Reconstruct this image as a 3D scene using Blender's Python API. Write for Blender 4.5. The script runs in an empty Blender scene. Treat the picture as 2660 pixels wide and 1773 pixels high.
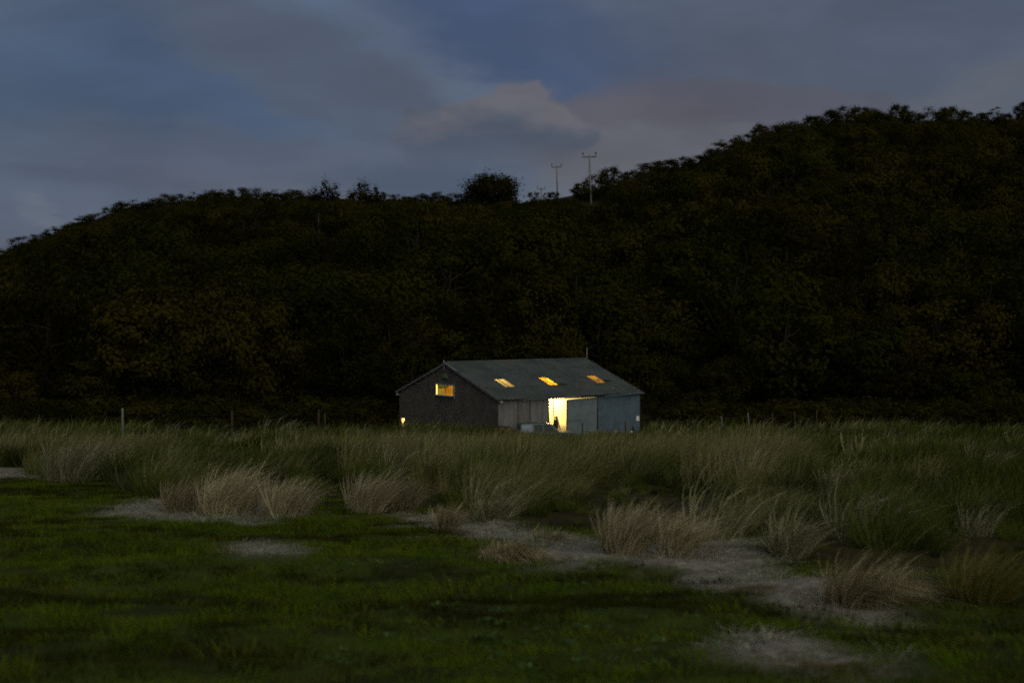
import bpy, math, random
import numpy as np
from mathutils import Vector, Matrix

random.seed(7); RNG = np.random.default_rng(7)
SC = bpy.context.scene
COL = SC.collection

# ------------------------------------------------------------------ camera
F = 3694.4                      # focal length in photograph pixels (2660 wide), a 50 mm lens
CX, CY = 1330.0, 886.5
PITCH = math.atan(82.5 / F)     # looking slightly down: eye level runs at row 804
EYE = 10.15                     # eye height over the barn floor
cam_d = bpy.data.cameras.new('camera'); cam = bpy.data.objects.new('camera', cam_d)
COL.objects.link(cam); SC.camera = cam
cam.location = (0, 0, EYE)
cam.rotation_euler = (math.pi / 2 - PITCH, 0, 0)
cam_d.sensor_width = 36; cam_d.lens = 50
cam_d.clip_start = 0.1; cam_d.clip_end = 5000
cam_d.dof.use_dof = True; cam_d.dof.focus_distance = 112; cam_d.dof.aperture_fstop = 2.0

SC.view_settings.view_transform = 'Standard'; SC.view_settings.look = 'None'
SC.view_settings.exposure = 0.0; SC.view_settings.gamma = 1.0
SC.cycles.use_denoising = False; SC.cycles.filter_width = 1.9   # film-like grain and a slightly soft lens
SC.cycles.use_adaptive_sampling = True; SC.cycles.adaptive_threshold = 0.03
SC.cycles.max_bounces = 5; SC.cycles.diffuse_bounces = 2; SC.cycles.transmission_bounces = 4
SC.cycles.transparent_max_bounces = 8
SC.cycles.sample_clamp_indirect = 2.0

SUN_EL, SUN_AZ = math.radians(38), math.radians(150)      # last light behind the camera, to the right
SUN_DIR = Vector((math.sin(SUN_AZ) * math.cos(SUN_EL), math.cos(SUN_AZ) * math.cos(SUN_EL), math.sin(SUN_EL)))


def lin(r, g, b):
    f = lambda c: (c / 255 / 12.92) if c <= 10 else ((c / 255 + .055) / 1.055) ** 2.4
    return (f(r), f(g), f(b), 1)


class NT:
    """small node-tree writer"""
    def __init__(s, tree): s.t = tree; s.n = tree.nodes; s.l = tree.links
    def node(s, typ, ins=None, **kw):
        n = s.n.new(typ)
        for k, v in kw.items(): setattr(n, k, v)
        for k, v in (ins or {}).items():
            if isinstance(v, bpy.types.NodeSocket): s.l.new(v, n.inputs[k])
            else: n.inputs[k].default_value = v
        return n
    def m(s, op, a, b=0.0, c=0.0, clamp=False):
        n = s.node('ShaderNodeMath', {0: a, 1: b, 2: c}, operation=op); n.use_clamp = clamp; return n.outputs[0]
    def vm(s, op, a, b=(0, 0, 0)):
        n = s.node('ShaderNodeVectorMath', {0: a, 1: b}, operation=op); return n
    def noise(s, vec, scale, detail=4, rough=.55, out='Fac'):
        n = s.node('ShaderNodeTexNoise', {'Scale': scale, 'Detail': detail, 'Roughness': rough})
        if vec is not None: s.l.new(vec, n.inputs['Vector'])
        return n.outputs[out]
    def step(s, v, lo, hi, a=0.0, b=1.0):
        n = s.node('ShaderNodeMapRange', {0: v, 1: lo, 2: hi, 3: a, 4: b}, interpolation_type='SMOOTHSTEP'); return n.outputs[0]
    def mix(s, fac, a, b):
        n = s.node('ShaderNodeMix', data_type='RGBA')
        for i, v in ((0, fac), (6, a), (7, b)):
            if isinstance(v, bpy.types.NodeSocket): s.l.new(v, n.inputs[i])
            else: n.inputs[i].default_value = v
        return n.outputs[2]


# ------------------------------------------------------------------ sky
SKY_STRENGTH = 0.05
w = bpy.data.worlds.new('World'); SC.world = w; w.use_nodes = True
N = NT(w.node_tree); N.n.clear()
sky = N.node('ShaderNodeTexSky', sky_type='NISHITA', sun_disc=False)
sky.sun_elevation = SUN_EL; sky.sun_rotation = SUN_AZ; sky.altitude = 50; sky.air_density = 1.0; sky.dust_density = 1.0; sky.ozone_density = 2.0
tc = N.node('ShaderNodeTexCoord'); D = tc.outputs['Generated']
sep = N.node('ShaderNodeSeparateXYZ', {0: D}); dx, dy, dz = sep.outputs
# clear dusk sky: the sky texture brought down to dusk
clear = N.vm('MULTIPLY', sky.outputs[0], (0.64, 0.67, 0.78)).outputs[0]
# cloud field: stretched noise over the whole sphere
sv = N.vm('MULTIPLY', D, (1.0, 1.0, 2.6)).outputs[0]
warp = N.noise(sv, 2.2, 2, .5, 'Color')
svw = N.vm('ADD', sv, N.vm('MULTIPLY', N.vm('SUBTRACT', warp, (.5, .5, .5)).outputs[0], (.35, .35, .35)).outputs[0]).outputs[0]
broad = N.noise(svw, 3.1, 4, .5)
fine = N.noise(svw, 11.0, 3, .55)
K = 1.0 / SKY_STRENGTH
def kc(r, g, b):
    c = lin(r, g, b); return (c[0] * K, c[1] * K, c[2] * K, 1)
lum = N.vm('DOT_PRODUCT', clear, (.3, .55, .15)).outputs['Value']
grey = N.vm('SCALE', (.93, 1.10, 1.42)); N.l.new(lum, grey.inputs['Scale'])
colr = N.mix(N.m('MULTIPLY', N.step(broad, .40, .62), .75), clear, grey.outputs[0])
low = N.m('MULTIPLY', N.step(dz, .02, .17, 1.0, 0.0), N.step(dz, -.06, -.01))
colr = N.mix(N.m('MULTIPLY', N.m('MULTIPLY', low, .85), N.step(dy, .2, .5)), colr, kc(87, 93, 108))
# cloud banks with a place of their own: direction ellipses with noise-torn edges
wn = N.noise(sv, 18.0, 3, .62, 'Color'); wc = N.vm('SUBTRACT', wn, (.5, .5, .5)).outputs[0]
back = N.step(dy, .2, .5, 10.0, 0.0)
flatd = N.node('ShaderNodeCombineXYZ', {0: dx, 1: back, 2: dz}).outputs[0]
WARP = {}
def warped(rag):
    if rag not in WARP: WARP[rag] = N.vm('ADD', flatd, N.vm('MULTIPLY', wc, (rag, 0, rag)).outputs[0]).outputs[0]
    return WARP[rag]
def bank(px, py, rx, ry, ang, soft, rag=.05, k=1.0):
    a = (px - CX) / F; b = (804 - py) / F; L = math.sqrt(1 + a * a + b * b); a /= L; b /= L
    mp = N.node('ShaderNodeMapping', {0: warped(rag)}, vector_type='TEXTURE')
    mp.inputs['Location'].default_value = (a, 0, b); mp.inputs['Rotation'].default_value = (0, -ang, 0); mp.inputs['Scale'].default_value = (rx / F, 1, ry / F)
    return N.step(N.vm('LENGTH', mp.outputs[0]).outputs['Value'], 1 - soft, 1 + soft, k, 0.0)
def add_bank(c, px, py, rx, ry, ang, soft, col, k, rag=.05):
    return N.mix(bank(px, py, rx, ry, math.radians(ang), soft, rag, k), c, col)
BLUE = kc(70, 86, 117)
colr = add_bank(colr, 620, 180, 420, 160, -12, .7, BLUE, .6)
colr = add_bank(colr, 1420, 120, 470, 150, -18, .5, BLUE, .9)
colr = add_bank(colr, 350, 330, 420, 110, -6, .7, BLUE, .4)
colr = add_bank(colr, 120, 230, 520, 330, 0, .6, kc(68, 83, 106), .6)  # darker left side: lens falloff put into the sky colour
colr = add_bank(colr, 830, 190, 480, 130, -27, .38, kc(84, 94, 111), .9)
colr = add_bank(colr, 2250, 120, 620, 190, -8, .6, kc(84, 91, 106), .8)
colr = add_bank(colr, 1760, 410, 420, 165, -3, .32, kc(98, 99, 107), .9, .04)
colr = add_bank(colr, 1980, 268, 400, 58, -7, .28, kc(88, 89, 102), .9, .03)
colr = add_bank(colr, 1620, 290, 210, 40, -3, .4, kc(92, 92, 102), .85, .03)
colr = add_bank(colr, 700, 440, 600, 80, -5, .7, kc(90, 95, 110), .6)
colr = add_bank(colr, 1120, 470, 260, 50, 0, .5, kc(80, 93, 113), .8, .04)
# the cumulus: heaped lobes, paler where the last light reaches its top
lobe = None
for q in [(1378, 268, 50, 44), (1318, 274, 60, 48), (1265, 302, 68, 50), (1200, 326, 80, 48), (1110, 345, 92, 42), (1435, 315, 72, 54), (1490, 348, 66, 44), (1330, 372, 190, 84), (1170, 396, 120, 54)]:
    mk = bank(*q, 0, .2, .03); lobe = mk if lobe is None else N.m('MAXIMUM', lobe, mk)
wz = N.node('ShaderNodeSeparateXYZ', {0: wc}).outputs[2]; ctop = N.step(N.m('MULTIPLY_ADD', wz, .07, dz), .112, .150)
colr = N.mix(N.m('MULTIPLY', lobe, N.step(dz, .090, .122, .0, .9)), colr, N.mix(ctop, kc(78, 87, 103), kc(106, 105, 113)))
colr = add_bank(colr, 130, 560, 70, 26, -35, .6, kc(101, 110, 122), .7)
colr = add_bank(colr, 2560, 250, 260, 60, 22, .8, kc(100, 104, 110), .5)
# soft tone differences inside the cloud
colr = N.vm('SCALE', colr).outputs[0].node
colr.inputs['Scale'].default_value = 1.0
N.l.new(N.step(fine, .3, .7, .88, 1.02), colr.inputs['Scale'])
w.cycles.sampling_method = 'MANUAL'; w.cycles.sample_map_resolution = 128
bg = N.node('ShaderNodeBackground', {'Color': colr.outputs[0], 'Strength': SKY_STRENGTH})
N.l.new(bg.outputs[0], N.node('ShaderNodeOutputWorld').inputs[0])

sun_d = bpy.data.lights.new('sun', 'SUN'); sun = bpy.data.objects.new('sun', sun_d); COL.objects.link(sun)
sun_d.energy = 1.15; sun_d.angle = math.radians(80); sun_d.color = (1.0, .86, .66)
sun.rotation_euler = (-SUN_DIR).to_track_quat('-Z', 'Y').to_euler()


# ------------------------------------------------------------------ helpers
def ray(px, py):
    c = np.array([px - CX, F, -(py - CY)]) / F
    cp, sp = math.cos(PITCH), math.sin(PITCH)
    return np.array([c[0], c[1] * cp + c[2] * sp, -c[1] * sp + c[2] * cp])

def at(px, py, Y):
    d = ray(px, py); k = Y / d[1]
    return np.array([d[0] * k, Y, EYE + d[2] * k])

_perm = RNG.random((64, 64))
def vnoise(x, y):
    xi = np.floor(x).astype(int); yi = np.floor(y).astype(int); fx = x - xi; fy = y - yi
    fx = fx * fx * (3 - 2 * fx); fy = fy * fy * (3 - 2 * fy)
    g = lambda a, b: _perm[a % 64, b % 64]
    return (g(xi, yi) * (1 - fx) + g(xi + 1, yi) * fx) * (1 - fy) + (g(xi, yi + 1) * (1 - fx) + g(xi + 1, yi + 1) * fx) * fy
def fbm(x, y, o=4):
    s = 0; a = .5
    for i in range(o): s = s + a * (vnoise(x * 2 ** i + 17 * i, y * 2 ** i + 5 * i) - .5); a *= .5
    return s

# skyline of the wood (tree tops) and the ground ridge under it, along the picture's width
SKY = np.array([(-900, 860), (-300, 740), (0, 650), (68, 618), (147, 590), (226, 562), (283, 548), (328, 530), (441, 512), (509, 503), (588, 496), (679, 502), (792, 498),
                (900, 500), (995, 502), (1086, 506), (1199, 505), (1278, 505), (1357, 508), (1414, 508), (1459, 507), (1493, 502), (1555, 480), (1595, 470), (1629, 450), (1696, 424), (1776, 416),
                (1832, 398), (1900, 370), (1968, 342), (2036, 330), (2104, 316), (2171, 304), (2262, 300), (2364, 300), (2511, 300), (2660, 292), (3000, 290), (3600, 380)], float)
RIDGE_DROP = np.array([(-900, 40), (0, 40), (283, 42), (600, 45), (1000, 40), (1199, 40), (1357, 24), (1400, 10), (1500, 6), (1600, 24), (1700, 40), (1900, 48), (2100, 52), (2300, 48), (3600, 48)], float)
RD = np.array([(-900, 320), (0, 310), (700, 285), (1100, 262), (1450, 250), (1700, 270), (2100, 320), (2660, 340), (3600, 350)], float)
Y0 = 126.0
def skyline(px): return np.interp(px, SKY[:, 0], SKY[:, 1])
def ridge_y(px): return np.interp(px, RD[:, 0], RD[:, 1])

# matted dead grass: outlines on the ground, given where they lie in the field
def zg(x, y):
    x = np.asarray(x, float); y = np.asarray(y, float)
    p = EYE - 1.2 - 0.083 * y
    z = .5 * (p + np.sqrt(p * p + .09)) - .03
    near = np.clip((70 - y) / 40, 0, 1)
    z = z + near * (fbm(x * .35, y * .55, 3) * .28 + fbm(x * 1.3 + 9, y * 2.2, 3) * .09) + (1 - near) * fbm(x * .08 + 3, y * .08, 3) * .22 * np.clip((100 - y) / 20, 0, 1)
    # the hill
    px = CX + F * x / np.maximum(y, 20)
    Ys = ridge_y(px); t = np.clip((y - Y0) / (Ys - Y0), 0, 1)
    Ar = (804 - (skyline(px) + np.interp(px, RIDGE_DROP[:, 0], RIDGE_DROP[:, 1]))) / F
    A0 = -EYE / Y0
    A = A0 + (Ar - A0) * (1 - (1 - t) ** 1.8)
    zh = EYE + A * np.minimum(y, Ys) - np.maximum(y - Ys, 0) * .05
    zh = zh + fbm(x * .03, y * .03, 3) * 5 * t * (1 - t) * 2
    return np.where(y > Y0, zh, z)

def ground_hit(px, py):
    d = ray(px, py); lo = 3.0
    for k in np.arange(3, 420, .25):
        if EYE + d[2] / d[1] * k < zg(d[0] / d[1] * k, k): lo = k; break
    a, b = lo - .25, lo
    for _ in range(25):
        mm = (a + b) / 2
        if EYE + d[2] / d[1] * mm < zg(d[0] / d[1] * mm, mm): b = mm
        else: a = mm
    return float(d[0] / d[1] * b), float(b)

PATCH = [
    [(262, 1335), (330, 1300), (500, 1292), (820, 1300), (830, 1340), (640, 1364), (440, 1366), (300, 1352)],
    [(555, 1422), (640, 1408), (720, 1411), (806, 1432), (760, 1447), (650, 1443)],
    [(1010, 1325), (1180, 1345), (1400, 1370), (1700, 1400), (1960, 1400), (2120, 1470), (2280, 1560), (2440, 1625), (2300, 1640), (2150, 1600),
     (1950, 1545), (1820, 1522), (1600, 1502), (1420, 1472), (1250, 1452), (1080, 1400)],
    [(1885, 1665), (1950, 1650), (2100, 1653), (2200, 1680), (2330, 1737), (2250, 1762), (2080, 1748), (1960, 1728), (1890, 1692)],
    [(-60, 1215), (60, 1215), (150, 1238), (-60, 1246)],
]
PATCH_W = [np.array([ground_hit(*p) for p in poly]) for poly in PATCH]
def sdist(x, y, poly):
    x = x.ravel(); y = y.ravel(); n = len(poly); best = np.full(x.shape, 1e9); ins = np.zeros(x.shape, bool)
    for i in range(n):
        x1, y1 = poly[i]; x2, y2 = poly[(i + 1) % n]
        ex, ey = x2 - x1, y2 - y1
        t = np.clip(((x - x1) * ex + (y - y1) * ey) / (ex * ex + ey * ey), 0, 1)
        best = np.minimum(best, np.hypot(x - x1 - t * ex, y - y1 - t * ey))
        cond = ((y1 > y) != (y2 > y)); xi = x1 + (y - y1) / (ey if abs(ey) > 1e-9 else 1e-9) * ex
        ins ^= cond & (x < xi)
    return np.where(ins, -best, best)
def dead(x, y):
    """1 on matted dead grass, 0 on living sward"""
    x = np.asarray(x, float); y = np.asarray(y, float); sh = x.shape
    nz = (fbm(x * .9 + 31, y * 1.3, 5) * 2.6 + fbm(x * 4 + 3, y * 5, 3) * .9).ravel()
    d = np.full(x.size, 1e9)
    for poly, bias, rag in zip(PATCH_W, (0, .10, -.18, .06, 0), (1, .25, 1, .3, 1)): d = np.minimum(d, sdist(x, y, poly) - bias + nz * .62 * rag)
    return np.clip(.5 - (d + .08) / .45, 0, 1).reshape(sh)

EDGE = np.array([ground_hit(*p) for p in [(-300, 1235), (0, 1240), (260, 1255), (420, 1312), (840, 1305), (1000, 1318), (1250, 1378), (1560, 1395), (1830, 1425), (2000, 1455), (2200, 1510), (2660, 1545), (3000, 1560)]])
EDGE = EDGE[np.argsort(EDGE[:, 0] / EDGE[:, 1])]
def rush_edge(x, y):
    """depth of the front edge of the rushes on the sight line through (x, y)"""
    return np.interp(x / y, EDGE[:, 0] / EDGE[:, 1], EDGE[:, 1])

# ---- meshes
def mesh_np(name, v, faces, mats=(), mi=None, smooth=False, tint=None):
    """faces: list of int arrays (k, n); one mesh from numpy"""
    me = bpy.data.meshes.new(name); v = np.asarray(v, np.float32)
    me.vertices.add(len(v)); me.vertices.foreach_set('co', v.ravel())
    loops = np.concatenate([np.asarray(f).ravel() for f in faces]).astype(np.int32)
    tot = np.concatenate([np.full(len(f), np.asarray(f).shape[1]) for f in faces]).astype(np.int32)
    st = np.concatenate([[0], np.cumsum(tot)[:-1]]).astype(np.int32)
    me.loops.add(len(loops)); me.loops.foreach_set('vertex_index', loops)
    me.polygons.add(len(tot)); me.polygons.foreach_set('loop_start', st)
    if mi is not None: me.polygons.foreach_set('material_index', np.asarray(mi, np.int32))
    if smooth: me.polygons.foreach_set('use_smooth', np.ones(len(tot), bool))
    for m in mats: me.materials.append(m)
    if tint is not None:
        a = me.attributes.new('tint', 'FLOAT', 'POINT'); a.data.foreach_set('value', np.asarray(tint, np.float32))
    me.update(calc_edges=True); return me

def link(name, me, parent=None, loc=None, rot=None):
    o = bpy.data.objects.new(name, me); COL.objects.link(o)
    if parent is not None: o.parent = parent
    if loc is not None: o.location = loc
    if rot is not None: o.rotation_euler = rot
    return o
def tag(o, label=None, cat=None, group=None, kind=None):
    if label: o['label'] = label
    if cat: o['category'] = cat
    if group: o['group'] = group
    if kind: o['kind'] = kind
    return o
def empty(name, loc, rz=0, label=None, cat=None, group=None):
    o = bpy.data.objects.new(name, None); COL.objects.link(o); o.location = loc; o.rotation_euler = (0, 0, rz)
    o.empty_display_size = .3
    return tag(o, label, cat, group)

class MB:
    """collects boxes and tubes into one mesh"""
    def __init__(s): s.v = []; s.f = []
    def add(s, v, f):
        b = len(s.v); s.v += [tuple(map(float, p)) for p in v]; s.f += [tuple(i + b for i in q) for q in f]; return s
    def box(s, x0, x1, y0, y1, z0, z1):
        v = [(x, y, z) for z in (z0, z1) for y in (y0, y1) for x in (x0, x1)]
        return s.add(v, [(0, 2, 3, 1), (4, 5, 7, 6), (0, 1, 5, 4), (2, 6, 7, 3), (0, 4, 6, 2), (1, 3, 7, 5)])
    def tube(s, pts, rad, n=8, cap=True):
        pts = [Vector(p) for p in pts]; rad = rad if isinstance(rad, (list, tuple)) else [rad] * len(pts)
        v = []; f = []
        for i, p in enumerate(pts):
            t = (pts[min(i + 1, len(pts) - 1)] - pts[max(i - 1, 0)]).normalized()
            a = t.cross(Vector((0, 0, 1))) if abs(t.z) < .95 else t.cross(Vector((0, 1, 0)))
            a.normalize(); b = t.cross(a)
            for k in range(n):
                an = 2 * math.pi * k / n; v.append(p + (a * math.cos(an) + b * math.sin(an)) * rad[i])
        for i in range(len(pts) - 1):
            for k in range(n): f.append((i * n + k, i * n + (k + 1) % n, (i + 1) * n + (k + 1) % n, (i + 1) * n + k))
        if cap: f.append(tuple(range(n))[::-1]); f.append(tuple((len(pts) - 1) * n + k for k in range(n)))
        return s.add(v, f)
    def bar(s, p, q, wx, wy, up=(0, 0, 1)):
        p, q = Vector(p), Vector(q); t = (q - p).normalized(); a = t.cross(Vector(up))
        if a.length < 1e-4: a = t.cross(Vector((0, 1, 0)))
        a.normalize(); b = t.cross(a); v = []
        for c in (p, q):
            for i, j in ((-1, -1), (1, -1), (1, 1), (-1, 1)): v.append(c + a * i * wx / 2 + b * j * wy / 2)
        return s.add(v, [(3, 2, 1, 0), (4, 5, 6, 7), (0, 1, 5, 4), (1, 2, 6, 5), (2, 3, 7, 6), (3, 0, 4, 7)])
    def build(s, name, mat, parent=None, smooth=False, bevel=0):
        me = bpy.data.meshes.new(name); me.from_pydata(s.v, [], s.f); me.materials.append(mat); me.update()
        if smooth:
            for p in me.polygons: p.use_smooth = True
        o = link(name, me, parent)
        if bevel:
            m = o.modifiers.new('bevel', 'BEVEL'); m.width = bevel; m.segments = 2; m.limit_method = 'ANGLE'
        return o

# ------------------------------------------------------------------ materials
def mat(name, col, rough=.8, var=.25, scale=3.0, metal=0.0, bump=0.0, spec=.3, col2=None, stretch=(1, 1, 1), det=4):
    m = bpy.data.materials.new(name); m.use_nodes = True; T = NT(m.node_tree); T.n.clear()
    tc = T.node('ShaderNodeTexCoord'); v = T.vm('MULTIPLY', tc.outputs['Object'], stretch).outputs[0]
    n = T.noise(v, scale, det, .6)
    c2 = col2 or tuple(c * (1 - var) for c in col[:3])
    c = T.mix(T.step(n, .35, .65), (*c2[:3], 1), (*[k * (1 + var * .5) if col2 is None else k for k in col[:3]], 1))
    b = T.node('ShaderNodeBsdfPrincipled', {'Base Color': c, 'Roughness': rough, 'Metallic': metal, 'Specular IOR Level': spec})
    if bump:
        bp = T.node('ShaderNodeBump', {'Strength': bump, 'Distance': .02, 'Height': T.noise(v, scale * 9, 4)}); T.l.new(bp.outputs[0], b.inputs['Normal'])
    T.l.new(b.outputs[0], T.node('ShaderNodeOutputMaterial').inputs[0]); return m

def blade_mat(name, ca, cb, cc=None, trans=.35, var=.5):
    """ca..cb by the blade's own tint, varied from plant to plant"""
    m = bpy.data.materials.new(name); m.use_nodes = True; T = NT(m.node_tree); T.n.clear()
    at_ = T.node('ShaderNodeAttribute', attribute_name='tint'); oi = T.node('ShaderNodeObjectInfo')
    c = T.mix(at_.outputs['Fac'], (*ca, 1), (*cb, 1))
    if cc: c = T.mix(T.m('MULTIPLY', T.step(oi.outputs['Random'], .35, .95), .8), c, (*cc, 1))
    hs = T.node('ShaderNodeHueSaturation', {'Color': c, 'Value': T.m('MULTIPLY_ADD', oi.outputs['Random'], var, 1 - var / 2)})
    d = T.node('ShaderNodeBsdfDiffuse', {'Color': hs.outputs[0]}); t = T.node('ShaderNodeBsdfTranslucent', {'Color': hs.outputs[0]})
    mx = T.node('ShaderNodeMixShader', {0: trans, 1: d.outputs[0], 2: t.outputs[0]})
    T.l.new(mx.outputs[0], T.node('ShaderNodeOutputMaterial').inputs[0]); return m

def emit_mat(name, col, k):
    m = bpy.data.materials.new(name); m.use_nodes = True; T = NT(m.node_tree); T.n.clear()
    e = T.node('ShaderNodeEmission', {'Color': (*col, 1), 'Strength': k}); T.l.new(e.outputs[0], T.node('ShaderNodeOutputMaterial').inputs[0]); return m

# ------------------------------------------------------------------ ground
def ground_material():
    m = bpy.data.materials.new('field_ground'); m.use_nodes = True; T = NT(m.node_tree); T.n.clear()
    tc = T.node('ShaderNodeTexCoord'); P_ = tc.outputs['Object']
    dead_a = T.node('ShaderNodeAttribute', attribute_name='tint').outputs['Fac']
    n1 = T.noise(P_, 1.1, 3, .62, 'Color'); q = T.node('ShaderNodeSeparateColor', {0: n1}).outputs
    n2 = T.noise(T.vm('MULTIPLY', P_, (1, 2.5, 0)).outputs[0], 9, 3, .65)
    green = T.mix(T.step(q[0], .35, .65), (.018, .026, .003, 1), (.05, .08, .006, 1))
    green = T.mix(T.step(n2, .45, .75), green, (.05, .042, .010, 1))
    straw = T.mix(T.step(n2, .3, .7), (.085, .08, .055, 1), (.35, .34, .27, 1))
    straw = T.mix(T.step(q[1], .58, .68), straw, (.13, .085, .045, 1))
    straw = T.mix(T.step(q[2], .55, .68), straw, (.10, .12, .075, 1))
    lit = T.node('ShaderNodeAttribute', attribute_name='litter').outputs['Fac']
    green = T.mix(lit, green, T.mix(T.step(n2, .4, .7), (.022, .021, .005, 1), (.06, .05, .018, 1)))
    c = T.mix(dead_a, green, straw)
    b = T.node('ShaderNodeBsdfPrincipled', {'Base Color': c, 'Roughness': .95, 'Specular IOR Level': .1})
    T.l.new(b.outputs[0], T.node('ShaderNodeOutputMaterial').inputs[0]); return m
M_GROUND = ground_material()
M_HILL = mat('hill_ground', (.03, .03, .012), .95, scale=.15, col2=(.018, .02, .007), spec=.05, det=2)

def grow(a, b, s0, k):
    out = [a]; s_ = s0
    while out[-1] < b: out.append(out[-1] + s_); s_ *= k
    return out
xs = grow(12, 480, .2, 1.07); xs = np.array(sorted([-q for q in xs] + list(np.arange(-11.85, 11.9, .15)) + xs))
ys = np.array(list(np.arange(-120, 4, 8.)) + list(np.arange(4, 30, .14)) + list(np.arange(30, 60, .6)) + list(np.arange(60, Y0, 1.5)) + [Y0])
def sheet(name, xs, ys, m, kind='structure'):
    X, Y = np.meshgrid(xs, ys); Z = zg(X, Y); nx, ny = len(xs), len(ys)
    idx = np.arange(nx * ny).reshape(ny, nx)
    q = np.stack([idx[:-1, :-1], idx[:-1, 1:], idx[1:, 1:], idx[1:, :-1]], -1).reshape(-1, 4)
    t = dead(X, Y).ravel() if name == 'field' else np.zeros(X.size)
    o = link(name, mesh_np(name, np.stack([X, Y, Z], -1).reshape(-1, 3), [q], [m], smooth=True, tint=t))
    if name == 'field':
        li = np.where(Y > 5, np.clip((Y - rush_edge(X, np.maximum(Y, 5)) + fbm(X, Y, 3) * 2) / 1.2, 0, 1), 0)
        o.data.attributes.new('litter', 'FLOAT', 'POINT').data.foreach_set('value', li.ravel().astype(np.float32))
    return tag(o, kind=kind)
sheet('field', xs, ys, M_GROUND)
xh = np.array(sorted(list(np.arange(-420, 421, 4.0))))
yh = np.array([Y0] + list(np.arange(Y0 + 3, 420, 3.5)) + list(np.arange(425, 900, 40)))
sheet('hillside', xh, yh, M_HILL)

# ------------------------------------------------------------------ instancing for uncountable plants (stuff)
def scatter(name, pts, rot, scl, idx, protos, label):
    pc = bpy.data.collections.new(name + '_plants')
    for k, me in enumerate(protos):
        o = bpy.data.objects.new('%s_%02d' % (name, k), me); pc.objects.link(o)
    me = bpy.data.meshes.new(name); me.vertices.add(len(pts)); me.vertices.foreach_set('co', np.asarray(pts, np.float32).ravel())
    a = me.attributes.new('rot', 'FLOAT_VECTOR', 'POINT'); a.data.foreach_set('vector', np.asarray(rot, np.float32).ravel())
    a = me.attributes.new('scl', 'FLOAT_VECTOR', 'POINT'); a.data.foreach_set('vector', np.asarray(scl, np.float32).ravel())
    a = me.attributes.new('pick', 'INT', 'POINT'); a.data.foreach_set('value', np.asarray(idx, np.int32))
    o = link(name, me); tag(o, label, None, None, 'stuff')
    g = bpy.data.node_groups.new(name + '_nodes', 'GeometryNodeTree')
    g.interface.new_socket('Geometry', in_out='INPUT', socket_type='NodeSocketGeometry'); g.interface.new_socket('Geometry', in_out='OUTPUT', socket_type='NodeSocketGeometry')
    n = g.nodes; gi = n.new('NodeGroupInput'); go = n.new('NodeGroupOutput')
    ci = n.new('GeometryNodeCollectionInfo'); ci.inputs['Collection'].default_value = pc; ci.inputs['Separate Children'].default_value = True; ci.inputs['Reset Children'].default_value = True
    ip = n.new('GeometryNodeInstanceOnPoints'); ip.inputs['Pick Instance'].default_value = True
    def attr(nm, typ):
        q = n.new('GeometryNodeInputNamedAttribute'); q.data_type = typ; q.inputs['Name'].default_value = nm
        return [s for s in q.outputs if s.enabled and s.name == 'Attribute'][0]
    L = g.links
    L.new(gi.outputs[0], ip.inputs['Points']); L.new(ci.outputs[0], ip.inputs['Instance']); L.new(attr('pick', 'INT'), ip.inputs['Instance Index'])
    e2r = n.new('FunctionNodeEulerToRotation'); L.new(attr('rot', 'FLOAT_VECTOR'), e2r.inputs[0]); L.new(e2r.outputs[0], ip.inputs['Rotation'])
    L.new(attr('scl', 'FLOAT_VECTOR'), ip.inputs['Scale']); L.new(ip.outputs[0], go.inputs[0])
    md = o.modifiers.new('plants', 'NODES'); md.node_group = g
    return o

# ------------------------------------------------------------------ blades
def blades(n, rad, L0, L1, w0, spread, wind, droop=.15, seg=4, tint_fn=None, seed=0, base_pow=.6):
    r = np.random.default_rng(seed)
    a = r.random(n) * 2 * np.pi; rr = rad * r.random(n) ** base_pow
    base = np.stack([np.cos(a) * rr, np.sin(a) * rr, np.full(n, -.03)], -1)
    Ln = L0 + (L1 - L0) * r.random(n)
    sp = spread * (rr / rad) * (.5 + r.random(n))
    a2 = a + r.normal(0, .5, n)
    d0 = np.stack([np.cos(a2) * sp, np.sin(a2) * sp, np.ones(n)], -1); d0 /= np.linalg.norm(d0, axis=1)[:, None]
    wd = np.array([1.0, .1, 0]) * (wind * (.4 + 1.1 * r.random(n)))[:, None]
    wd[:, 0] += r.normal(0, .08, n); wd[:, 1] += r.normal(0, .14, n); wd[:, 2] = -droop * (.5 + r.random(n)) - .6 * np.linalg.norm(wd[:, :2], axis=1) ** 2
    ax = r.random(n) * np.pi; side = np.stack([np.cos(ax), np.sin(ax), np.zeros(n)], -1); side[:, 0] = np.abs(side[:, 0]) + .4
    side /= np.linalg.norm(side, axis=1)[:, None]
    wdt = w0 * (.6 + .8 * r.random(n)); V = []
    for k in range(seg + 1):
        t = k / seg; p = base + d0 * (Ln * t)[:, None] + wd * (Ln * t ** 2.4)[:, None]
        if k < seg:
            hw = (wdt * (1 - t) ** .5 * .5)[:, None]; V += [p - side * hw, p + side * hw]
        else: V.append(p)
    nv = 2 * seg + 1; V = np.stack(V, 1).reshape(-1, 3); b = (np.arange(n) * nv)[:, None]
    q = np.concatenate([b + np.array([[2 * k, 2 * k + 1, 2 * k + 3, 2 * k + 2]]) for k in range(seg - 1)]); t3 = b + np.array([[2 * seg - 2, 2 * seg - 1, 2 * seg]])
    ti = np.clip(r.random(n) if tint_fn is None else tint_fn(r, n), 0, 1)
    return V, q, t3, np.repeat(ti, nv)
def blade_mesh(name, m, parts):
    V = []; Q = []; T3 = []; TI = []; o = 0
    for v, q, t, ti in parts: V.append(v); Q.append(q + o); T3.append(t + o); TI.append(ti); o += len(v)
    return mesh_np(name, np.concatenate(V), [np.concatenate(Q), np.concatenate(T3)], [m], tint=np.concatenate(TI))

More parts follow.
